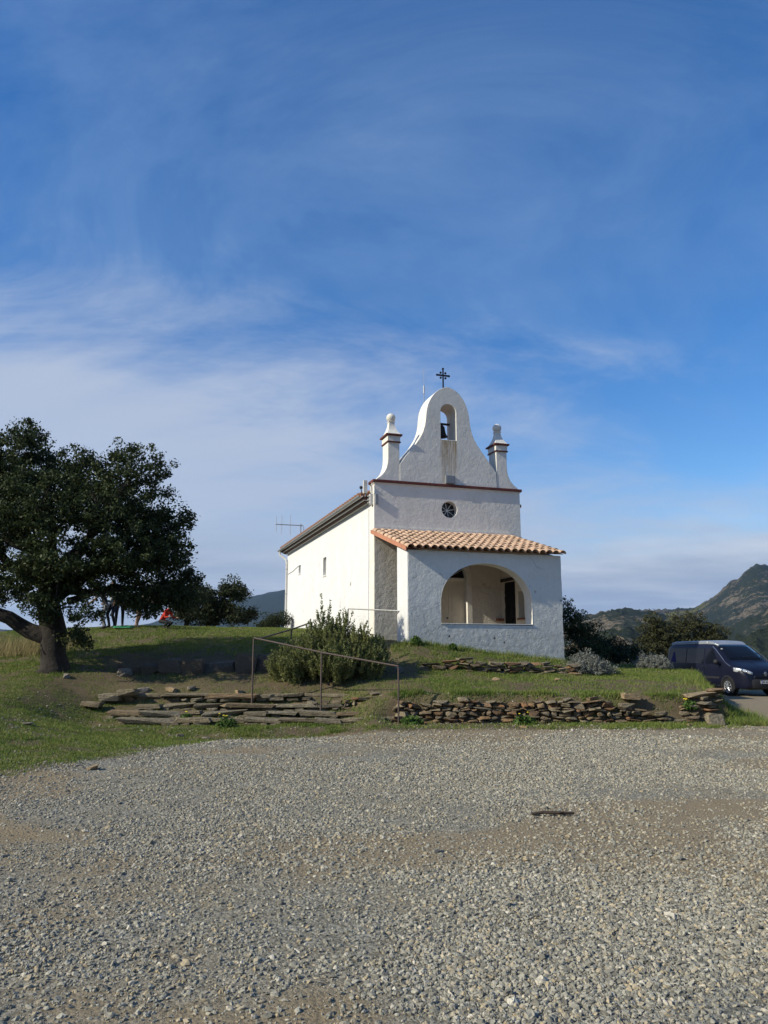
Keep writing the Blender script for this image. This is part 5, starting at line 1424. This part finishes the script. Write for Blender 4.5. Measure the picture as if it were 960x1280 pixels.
def build_van():
    root = empty('parked_van', (13.80, 28.40, gz(13.6, 29.5) + 0.0), R(102.3))
    tag(root, 'black passenger van with silver raised roof parked on the track', 'van')
    ZT = ([0, .03, .10, .25, .5, .8, .92, 1.3, 1.75, 1.95, 2.4, 4.4, 4.68, 4.78], [.62, .80, .91, 1.01, 1.11, 1.19, 1.25, 1.56, 1.86, 1.925, 1.945, 1.935, 1.91, 1.85])
    zt = lambda x: float(np.interp(x, *ZT))
    hwz = lambda z: 0.95 - (0.17 * ((z - 1.05) / 0.9) ** 1.25 if z > 1.05 else 0) - (0.03 * ((0.6 - z) / 0.4) if z < 0.6 else 0)
    pl = lambda x: float(np.interp(x, [0, .06, .18, .4, .8, 4.5, 4.72, 4.78], [.74, .82, .91, .97, 1.0, .99, .975, .95]))
    sy = lambda x, z: hwz(z) * pl(x)
    fr = [(0, .80), (.04, .97), (.10, 1), (.3, 1), (.5, 1), (.7, 1), (.84, 1), (.92, .975), (.968, .91), (.992, .80), (1.008, .55), (1.016, .28), (1.018, 0)]
    xs = [0, .015, .04, .08, .14, .22, .34, .5, .7, .85, .95, 1.1, 1.3, 1.5, 1.7, 1.8, 1.95, 2.2, 2.8, 3.6, 4.3, 4.6, 4.72, 4.78]
    vs = []; fs = []
    for x in xs:
        zb = float(np.interp(x, [0, .1, .4, 4.5, 4.78], [.34, .24, .26, .28, .36])); t = zt(x)
        half = [(sy(x, zb + f * (t - zb)) * k, zb + f * (t - zb)) for f, k in fr]
        ring = [(x, y, z) for y, z in half] + [(x, -y, z) for y, z in reversed(half[:-1])]
        vs += ring
    m = len(fr) * 2 - 1
    for i in range(len(xs) - 1):
        for k in range(m):
            k2 = (k + 1) % m; fs.append((i * m + k, i * m + k2, (i + 1) * m + k2, (i + 1) * m + k))
    fs.append(tuple(range(m))); fs.append(tuple(reversed([(len(xs) - 1) * m + k for k in range(m)])))
    body = MB().add(vs, fs).build('body', M['black_paint'], root, smooth=True)
    md = body.modifiers.new('edge', 'EDGE_SPLIT'); md.split_angle = R(45)

    def side_patch(name, mat, quad, parent, sgn, offs=0.008, nu=7, nv=5):
        """quad: four (x, z) corners, front-bottom, rear-bottom, rear-top, front-top"""
        v = []; f = []
        for j in range(nv + 1):
            for i in range(nu + 1):
                a, b = i / nu, j / nv
                x = (quad[0][0] * (1 - a) + quad[1][0] * a) * (1 - b) + (quad[3][0] * (1 - a) + quad[2][0] * a) * b
                z = (quad[0][1] * (1 - a) + quad[1][1] * a) * (1 - b) + (quad[3][1] * (1 - a) + quad[2][1] * a) * b
                v.append((x, sgn * (sy(x, z) + offs), z))
        nn = len(v); v += [(p[0], p[1] - sgn * (offs + 0.01), p[2]) for p in v]
        W_ = nu + 1
        for j in range(nv):
            for i in range(nu):
                q = (j * W_ + i, j * W_ + i + 1, (j + 1) * W_ + i + 1, (j + 1) * W_ + i); f.append(q); f.append(tuple(nn + k for k in reversed(q)))
        rim = [i for i in range(W_)] + [j * W_ + nu for j in range(1, nv + 1)] + [nv * W_ + i for i in range(nu - 1, -1, -1)] + [j * W_ for j in range(nv - 1, 0, -1)]
        for k in range(len(rim)): a, b = rim[k], rim[(k + 1) % len(rim)]; f.append((a, b, nn + b, nn + a))
        return MB().add(v, f).build(name, mat, parent, smooth=False)
    for s in (1, -1):
        fd = side_patch('front_door', M['black_paint'], [(1.22, .50), (2.16, .50), (2.16, 1.12), (1.10, 1.12)], root, s, 0.004)
        side_patch('door_window', M['van_glass'], [(1.30, 1.15), (2.12, 1.15), (2.08, 1.72), (1.76, 1.72)], fd, s)
        MB().box(2.0, 2.12, s * 0.957 - 0.012, s * 0.957 + 0.012, 1.0, 1.03).build('door_handle', M['cladding'], fd)
        sd = side_patch('sliding_door', M['black_paint'], [(2.20, .50), (3.36, .50), (3.36, 1.12), (2.20, 1.12)], root, s, 0.004)
        side_patch('door_window', M['van_glass'], [(2.24, 1.15), (3.36, 1.15), (3.36, 1.72), (2.24, 1.72)], sd, s)
        MB().box(2.26, 2.38, s * 0.957 - 0.012, s * 0.957 + 0.012, 1.0, 1.03).build('door_handle', M['cladding'], sd)
        side_patch('side_window', M['van_glass'], [(3.42, 1.15), (4.56, 1.15), (4.50, 1.72), (3.42, 1.72)], root, s)
        side_patch('rub_strip', M['cladding'], [(1.30, .60), (3.50, .60), (3.50, .68), (1.30, .68)], root, s, 0.018, 8, 1)
        side_patch('sill_trim', M['cladding'], [(1.32, .29), (3.50, .29), (3.50, .37), (1.32, .37)], root, s, 0.012, 8, 1)
        # bright trim along the window line and the windscreen pillar
        pts = [(x, s * (sy(x, z) + 0.012), z) for x, z in ((0.62, 1.06), (0.9, 1.20), (1.2, 1.44), (1.5, 1.66), (1.74, 1.80))]
        MB().tube(pts, 0.010, 5).build('pillar_trim', M['chrome'], root)
        # wheels and arches
        for xw in (0.86, 3.96):
            yb = sy(xw, 0.5)
            arch = MB(); n = 18
            ring = [(xw + 0.40 * math.cos(R(a)), 0.335 + 0.40 * math.sin(R(a))) for a in np.linspace(-12, 192, n)]
            inn = [(xw + 0.345 * math.cos(R(a)), 0.335 + 0.345 * math.sin(R(a))) for a in np.linspace(192, -12, n)]
            arch.prism(ring + inn, [], s * (yb - 0.05), s * (yb + 0.014), 'xz').build('wheel_arch', M['cladding'], root)
            wl = [(xw + 0.345 * math.cos(R(a)), 0.335 + 0.345 * math.sin(R(a))) for a in np.linspace(0, 350, 24)]
            MB().prism(wl, [], s * (yb - 0.2), s * (yb + 0.004), 'xz').build('wheel_well', M['tyre'], root)
            c = (xw, 0, 0.325); o_ = s * (yb + 0.005)
            prof = [(0.20, -0.21), (0.31, -0.20), (0.325, -0.17), (0.325, -0.03), (0.312, 0.0), (0.22, 0.005), (0.20, -0.02)]
            wheel = MB().lathe([(r_, o_ + s * h) for r_, h in prof], c, 28, 'y').build('wheel', M['tyre'], root)
            MB().lathe([(0.02, o_ + s * 0.012), (0.05, o_ + s * 0.010), (0.06, o_ - s * 0.01), (0.17, o_ - s * 0.012), (0.19, o_ + s * 0.004), (0.215, o_ + s * 0.008), (0.215, o_ - s * 0.03)], c, 24, 'y').build('rim', M['alu'], wheel)
            for k in range(9):
                a = 2 * math.pi * k / 9
                MB().tube([(xw + 0.05 * math.cos(a), o_ + s * 0.006, 0.325 + 0.05 * math.sin(a)), (xw + 0.185 * math.cos(a), o_ + s * 0.004, 0.325 + 0.185 * math.sin(a))], 0.018, 5).build('spoke', M['alu'], wheel)
        # headlight: swept teardrop lens with two reflectors
        v = []; f = []
        nu, nv = 10, 7
        for j in range(nv + 1):
            for i in range(nu + 1):
                a, b = i / nu, j / nv                      # a: inner to outer rear, b: low to high
                x = 0.09 + 0.44 * a ** 1.5; 
                zlo = 0.785 + 0.10 * a; zhi = 0.855 + 0.17 * a ** 0.8 + 0.02 * math.sin(math.pi * a)
                z = zlo + (zhi - zlo) * b
                y = 0.50 + 0.46 * a ** 0.75
                y = min(y, sy(x, z) + 0.004)
                bul = 0.035 * math.sin(math.pi * min(1, a * 1.0 + 0.02)) * math.sin(math.pi * b) + 0.012
                x_s = max(0.0, x - 0.05 - bul)
                v.append((x_s, s * (y + bul * 0.5 * a), z))
        for j in range(nv):
            for i in range(nu): f.append((j * (nu + 1) + i, j * (nu + 1) + i + 1, (j + 1) * (nu + 1) + i + 1, (j + 1) * (nu + 1) + i))
        hl = MB().add(v, f).build('headlight', M['lens'], root, smooth=True)
        sm = hl.modifiers.new('thick', 'SOLIDIFY'); sm.thickness = 0.03; sm.offset = 0
        for (x, y, z, r_) in ((0.20, 0.80, 0.93, 0.06), (0.10, 0.68, 0.88, 0.05)):
            MB().lathe([(r_ * math.cos(R(a)), -r_ * 0.6 * math.sin(R(a)) - 0.02) for a in range(0, 90, 15)] + [(0.002, -r_ * 0.6 - 0.02)], (x, s * y, z), 14, 'x').build('reflector', M['chrome'], hl, smooth=True)
        # mirror
        mi = MB().lathe([(0.02, -0.09), (0.075, -0.07), (0.10, 0), (0.095, 0.05), (0.03, 0.06)], (1.22, s * 1.10, 1.22), 14, 'x').build('mirror', M['cladding'], root, smooth=True)
        MB().tube([(1.25, s * 0.93, 1.12), (1.24, s * 1.08, 1.16)], 0.03, 8).build('mirror_arm', M['cladding'], mi)
        fl = MB().lathe([(0.05, 0.03), (0.05, -0.02), (0.035, -0.035), (0.004, -0.04)], (0.045, s * 0.60, 0.46), 14, 'x').build('fog_lamp', M['lens'], root, smooth=True)
        MB().lathe([(0.075, 0.03), (0.075, -0.012), (0.055, -0.015), (0.055, 0.03)], (0.05, s * 0.60, 0.46), 16, 'x').build('fog_ring', M['cladding'], fl)
        MB().box(4.74, 4.80, s * 0.80 - 0.07, s * 0.80 + 0.07, 0.85, 1.35).build('tail_lamp', M['red'], root, bevel=0.02)
    # windscreen on the slope between bonnet and roof
    v = []; f = []; nu, nv = 10, 6
    for j in range(nv + 1):
        for i in range(nu + 1):
            a = i / nu * 2 - 1; b = j / nv
            x = 0.99 + (1.74 - 0.99) * b + 0.03 * (1 - a * a) * -1
            w_ = 0.80 * (1 - b) + 0.70 * b
            zc = zt(x); y = a * w_ * pl(x)
            z = zc + 0.018 * (zc - 0.3) * (1 - (a * 0.8) ** 2) - 0.055 * abs(a) ** 6
            v.append((x - 0.012, y, z + 0.010))
    for j in range(nv):
        for i in range(nu): f.append((j * (nu + 1) + i, j * (nu + 1) + i + 1, (j + 1) * (nu + 1) + i + 1, (j + 1) * (nu + 1) + i))
    ws = MB().add(v, f).build('windscreen', M['van_glass'], root, smooth=True)
    sm = ws.modifiers.new('thick', 'SOLIDIFY'); sm.thickness = 0.025; sm.offset = -1
    MB().tube([(0.99, -0.5, zt(0.99) + 0.05), (1.06, 0.05, zt(1.06) + 0.05)], 0.010, 5).build('wiper', M['cladding'], ws)
    MB().box(1.46, 1.50, 0.60, 0.66, zt(1.48) + 0.005, zt(1.48) + 0.045).build('sticker', M['plate'], ws)
    # bumper, grille, emblem, number plate
    bp = MB(); vv = []; ff = []
    for z, k in ((0.26, 0.02), (0.32, 0.055), (0.50, 0.065), (0.60, 0.05), (0.63, 0.01)):
        for i in range(13):
            a = -1 + 2 * i / 12
            y = a * 0.86; x = 0.30 * abs(a) ** 4 - k
            vv.append((x, y, z))
    for j in range(4):
        for i in range(12): ff.append((j * 13 + i, j * 13 + i + 1, (j + 1) * 13 + i + 1, (j + 1) * 13 + i))
    bpo = bp.add(vv, ff).build('bumper', M['cladding'], root, smooth=True)
    sm = bpo.modifiers.new('thick', 'SOLIDIFY'); sm.thickness = 0.12; sm.offset = -1
    gr = MB().box(-0.03, 0.05, -0.46, 0.46, 0.665, 0.73).build('grille', M['cladding'], root, bevel=0.01)
    for k in range(3): MB().box(-0.038, -0.031, -0.44, 0.44, 0.675 + k * 0.019, 0.683 + k * 0.019).build('grille_bar', M['black_paint'], gr)
    dm = [(0, -0.075), (0.055, 0), (0, 0.075), (-0.055, 0)]; di = [(0, -0.040), (0.027, 0), (0, 0.040), (-0.027, 0)]
    MB().prism([(p[0], p[1] + 0.80) for p in dm], [[(p[0], p[1] + 0.80) for p in di]], -0.035, 0.02, 'yz').build('emblem', M['chrome'], root)
    pt = MB().box(-0.085, -0.068, -0.26, 0.26, 0.46, 0.57).build('number_plate', M['plate'], root)
    MB().box(-0.088, -0.0855, 0.215, 0.258, 0.463, 0.567).build('plate_band', M['eu_blue'], pt)
    for k in range(7):
        y = 0.17 - k * 0.056 - (0.012 if k > 1 else 0) - (0.012 if k > 4 else 0)
        MB().box(-0.0875, -0.0855, y - 0.015, y + 0.015, 0.482, 0.548).build('plate_mark', M['tyre'], pt)
    MB().tube([(0.30, 0.0, zt(.30) + 0.022), (0.9, 0.0, zt(.9) + 0.02)], 0.006, 4).build('bonnet_crease', M['black_paint'], root)
    # raised silver roof
    vs = []; fs = []
    XS = [(1.70, 1.84, .60, 0.0), (1.82, 1.905, .66, .012), (2.0, 1.94, .70, .045), (2.3, 1.955, .72, .06), (3.2, 1.955, .725, .065), (4.4, 1.945, .72, .06), (4.66, 1.925, .70, .05), (4.72, 1.915, .68, .01)]
    for x, zb, hw_, h in XS:
        vs += [(x, -hw_, zb - 0.06), (x, -hw_, zb + h * 0.6), (x, -hw_ + 0.06, zb + h), (x, 0, zb + h + 0.02), (x, hw_ - 0.06, zb + h), (x, hw_, zb + h * 0.6), (x, hw_, zb - 0.06)]
    for i in range(len(XS) - 1):
        for k in range(6): fs.append((i * 7 + k, i * 7 + k + 1, (i + 1) * 7 + k + 1, (i + 1) * 7 + k))
    fs.append(tuple(range(7))); fs.append(tuple(reversed([(len(XS) - 1) * 7 + k for k in range(7)])))
    rf = MB().add(vs, fs).build('pop_top_roof', M['silver_roof'], root, bevel=0.01)
    for x in (2.2, 3.1, 4.3):
        MB().box(x - 0.03, x + 0.03, 0.715, 0.735, 1.92, 1.99).build('roof_clamp', M['plate'], rf)
    # indigo cloth seen in the rear side window
    side_patch('blanket', M['indigo'], [(4.05, 1.17), (4.48, 1.17), (4.30, 1.60), (4.22, 1.60)], root, 1, 0.0095, 3, 3)


build_van()

# ------------------------------------------------------------------ people on the crest
def cloth(name, c): return simple(name, c, tuple(x * 0.75 for x in c), 14, 0.85)


M['skin'] = simple('skin', (0.30, 0.185, 0.125), (0.26, 0.155, 0.10), 8, 0.55)
CL = {'navy': cloth('navy_cloth', (0.018, 0.022, 0.035)), 'black': cloth('black_cloth', (0.014, 0.014, 0.016)), 'white': cloth('white_cloth', (0.55, 0.55, 0.53)),
      'grey': cloth('grey_cloth', (0.20, 0.20, 0.21)), 'red': cloth('red_cloth', (0.50, 0.035, 0.02)), 'beige': cloth('beige_cloth', (0.34, 0.30, 0.24)), 'shoe': cloth('shoe', (0.05, 0.045, 0.04))}
HAIR = {'brown': simple('brown_hair', (0.13, 0.06, 0.025), (0.08, 0.04, 0.02), 20, 0.5), 'dark': simple('dark_hair', (0.02, 0.014, 0.01), None, 20, 0.5)}


def person(px, Y, yaw, label, lean, top, bottom, hair, legs='long', crouch=0.0, arms=((0.5, 0.9), (0.4, 0.7)), stance=0.12, sleeves='long', stride=0.0, scale=1.0):
    """figure facing local -y; lean: forward bend of the back, arms: (shoulder swing, elbow bend)"""
    p = at(px, 783, Y); zb = gz(p[0], p[1])
    root = empty('person', (p[0], p[1], zb), yaw); tag(root, label, 'person', None); root.scale = (scale,) * 3
    V = []; E = []; Rd = []; Z = []
    def add(co, r_, parent=None, zone=None):
        V.append(Vector(co)); Rd.append(r_)
        if parent is not None: E.append((parent, len(V) - 1)); Z.append(zone)
        return len(V) - 1
    hip_z = 0.93 * (1 - crouch) + 0.30 * crouch; back = 0.05 * lean + 0.18 * crouch
    sk_leg = 'skin' if legs == 'bare' else bottom
    pelvis = add((0, back, hip_z), (0.145, 0.115))
    sp_d = Vector((0, -math.sin(lean), math.cos(lean)))
    b1 = add(V[0] + sp_d * 0.16, (0.13, 0.10), pelvis, top)
    b2 = add(V[0] + sp_d * 0.36, (0.155, 0.11), b1, top)
    b3 = add(V[0] + sp_d * 0.50, (0.12, 0.085), b2, top)
    hd = Vector((0, -math.sin(lean * 0.8), math.cos(lean * 0.8)))
    nk = add(V[b3] + hd * 0.09, (0.055, 0.055), b3, 'skin')
    h1 = add(V[nk] + hd * 0.09, (0.075, 0.085), nk, 'skin'); h2 = add(V[h1] + hd * 0.12, (0.068, 0.08), h1, 'skin')
    hands = []
    for s, (sw, el) in zip((1, -1), arms):
        sh = add(V[b3] + Vector((s * 0.17, 0, 0)) - sp_d * 0.02, (0.062, 0.062), b3, top)
        ad = Vector((s * 0.12, -math.sin(sw), -math.cos(sw))).normalized()
        ebow = add(V[sh] + ad * 0.28, (0.043, 0.043), sh, top)
        fd = Vector((s * 0.02, -math.sin(sw + el), -math.cos(sw + el))).normalized()
        wr = add(V[ebow] + fd * 0.24, (0.030, 0.028), ebow, top if sleeves == 'long' else 'skin')
        pm = add(V[wr] + fd * 0.085, (0.042, 0.020), wr, 'skin'); hands.append((V[pm].copy(), fd, s))
        # leg
        th = add(V[0] + Vector((s * 0.095, 0, -0.07)), (0.092, 0.095), pelvis, bottom)
        fy = s * stride
        foot = Vector((s * stance, fy + (0.0 if not crouch else -0.02), 0.075))
        hipv = V[th]; d = foot - hipv; L = d.length; a = 0.43; c_ = 0.43
        bend = math.sqrt(max(0.0004, a * a - (L / 2) ** 2)) if L < a + c_ else 0.02
        kn = add((hipv + foot) / 2 + Vector((s * 0.03, -1, 0.15)).normalized() * bend, (0.062, 0.065), th, bottom if legs != 'bare' else 'skin')
        cf = add(V[kn].lerp(foot, 0.35) + Vector((0, 0.02, 0)), (0.056, 0.060), kn, sk_leg)
        an = add(foot, (0.040, 0.045), cf, sk_leg)
        hl = add(foot + Vector((0, 0.04, -0.035)), (0.035, 0.035), an, 'shoe')
        add(foot + Vector((s * 0.02, -0.17, -0.04)), (0.036, 0.028), an, 'shoe')
    me = bpy.data.meshes.new('tmp_body'); me.from_pydata(V, E, []); o = bpy.data.objects.new('tmp_body', me); COL.objects.link(o)
    o.modifiers.new('skin', 'SKIN'); sv = me.skin_vertices[0].data
    for i, r_ in enumerate(Rd): sv[i].radius = r_; sv[i].use_root = (i == 0)
    sb = o.modifiers.new('sub', 'SUBSURF'); sb.levels = 1; sb.render_levels = 1
    dg = bpy.context.evaluated_depsgraph_get(); ev = o.evaluated_get(dg)
    nm = bpy.data.meshes.new_from_object(ev)
    bpy.data.objects.remove(o)
    # fingers
    bmx = bmesh.new(); bmx.from_mesh(nm)
    for (c, fd, s) in hands:
        side = fd.cross(Vector((0, 0, 1)));
        if side.length < 0.05: side = Vector((1, 0, 0))
        side.normalize(); cu = fd.cross(side)
        for k, (o_, ln) in enumerate(((-0.028, 0.060), (-0.010, 0.075), (0.010, 0.070), (0.028, 0.055), (0.045, 0.05))):
            st_ = c + side * o_ - fd * (0.035 if k == 4 else 0.0)
            dr = (fd + (side * 0.8 if k == 4 else Vector((0, 0, 0)))).normalized()
            t_ = MB().tube([st_, st_ + dr * ln * 0.55 + cu * 0.004, st_ + dr * ln + cu * 0.02], [0.0095, 0.009, 0.007], 6)
            vs_ = [bmx.verts.new(v) for v in t_.v]
            for f_ in t_.f: bmx.faces.new([vs_[i] for i in f_])
    bmx.to_mesh(nm); bmx.free()
    keys = []
    for z in Z:
        if z not in keys: keys.append(z)
    if 'skin' not in keys: keys.append('skin')
    nm.materials.clear()
    for k in keys: nm.materials.append(M['skin'] if k == 'skin' else CL[k])
    nh = [h[0] for h in hands]
    for p_ in nm.polygons:
        c = p_.center; best = 1e9; bi = 0
        for (i, j), z in zip(E, Z):
            a, b = V[i], V[j]; ab = b - a; t = max(0, min(1, (c - a).dot(ab) / max(ab.length_squared, 1e-9)))
            d = (a + ab * t - c).length - (Rd[i][0] * (1 - t) + Rd[j][0] * t)
            if d < best: best = d; bi = keys.index(z)
        if any((c - h).length < 0.10 for h in nh) and 'skin' in keys: bi = keys.index('skin')
        p_.material_index = bi; p_.use_smooth = True
    bo = bpy.data.objects.new('body', nm); COL.objects.link(bo); bo.parent = root
    # hair cap and nose
    hc = V[h1].lerp(V[h2], 0.62); bkw = Vector((0, math.cos(lean * 0.8), math.sin(lean * 0.8)))
    mb = MB(); mb.lathe([(0.02, -0.10)] + [(0.093 * math.cos(R(a)), 0.098 * math.sin(R(a))) for a in range(-50, 85, 15)] + [(0.004, 0.10)], (0, 0, 0), 14)
    rot = Euler((lean * 0.8, 0, 0)).to_matrix()
    ho = MB().add([tuple(rot @ Vector(v) + hc + bkw * 0.022 + hd * 0.01) for v in mb.v], mb.f).build('hair', HAIR[hair], root, smooth=True)
    return root


person(131, 28.3, R(-60), 'bending person in black top with long brown hair', 0.55, 'black', 'grey', 'brown', arms=((0.6, 0.3), (0.5, 0.4)), sleeves='short')
person(140, 28.6, R(-20), 'upright person in white shirt and dark trousers under the oak', 0.12, 'white', 'navy', 'dark', arms=((0.2, 0.3), (0.3, 0.4)))
person(148.5, 28.9, R(20), 'stooping person in grey top and black trousers beside the white shirt', 0.95, 'grey', 'black', 'dark', arms=((0.9, 0.2), (0.8, 0.3)), stride=0.08)
person(170, 28.5, R(75), 'bent-over person with bare legs and beige shorts', 1.15, 'beige', 'beige', 'dark', legs='bare', arms=((1.1, 0.1), (1.0, 0.2)), stance=0.2, stride=0.12, sleeves='short')
person(206, 28.2, R(60), 'crouching person in bright red jacket on the crest', 0.75, 'red', 'black', 'dark', crouch=0.85, arms=((0.25, 1.3), (0.2, 1.5)), scale=0.85)


def tarp():
    p = at(155, 782, 28.2); root = empty('green_groundsheet', (p[0], p[1], gz(p[0], p[1]))); tag(root, 'crumpled green groundsheet lying at the feet of the group', 'groundsheet')
    M['green_tarp'] = simple('green_tarp', (0.03, 0.22, 0.09), (0.02, 0.15, 0.06), 9, 0.55)
    g = random.Random(5); v = []; f = []
    for j in range(8):
        for i in range(15):
            x = -0.33 + i * 0.047; y = -0.25 + j * 0.07
            z = 0.03 + 0.10 * float(fbm(np.array([x * 6]), np.array([y * 6]), 5, 3)[0]) * (1 if 0 < i < 14 and 0 < j < 7 else 0.2)
            v.append((x + g.uniform(-.012, .012), y, z))
    for j in range(7):
        for i in range(14): f.append((j * 15 + i, j * 15 + i + 1, (j + 1) * 15 + i + 1, (j + 1) * 15 + i))
    o = MB().add(v, f).build('sheet', M['green_tarp'], root, smooth=True)
    sm = o.modifiers.new('thick', 'SOLIDIFY'); sm.thickness = 0.012
    MB().tube([(-0.32, 0.24, 0.08), (0.0, 0.27, 0.10), (0.33, 0.23, 0.07)], [0.03, 0.045, 0.03], 8).build('rolled_edge', M['green_tarp'], root, smooth=True)


tarp()

# ------------------------------------------------------------------ air between here and the far ridges
hz = MB().box(-9300, 9300, -9300, 9300, -110, 640).build('haze', None)
m = bpy.data.materials.new('haze_air'); m.use_nodes = True
nt = m.node_tree
for x in list(nt.nodes): nt.nodes.remove(x)
ho = nt.nodes.new('ShaderNodeOutputMaterial'); hv = nt.nodes.new('ShaderNodeVolumePrincipled')
hv.inputs['Color'].default_value = (0.36, 0.60, 1.0, 1); hv.inputs['Density'].default_value = 0.00006; hv.inputs['Anisotropy'].default_value = 0.1
nt.links.new(hv.outputs[0], ho.inputs['Volume'])
hz.data.materials.append(m); tag(hz, kind='stuff')
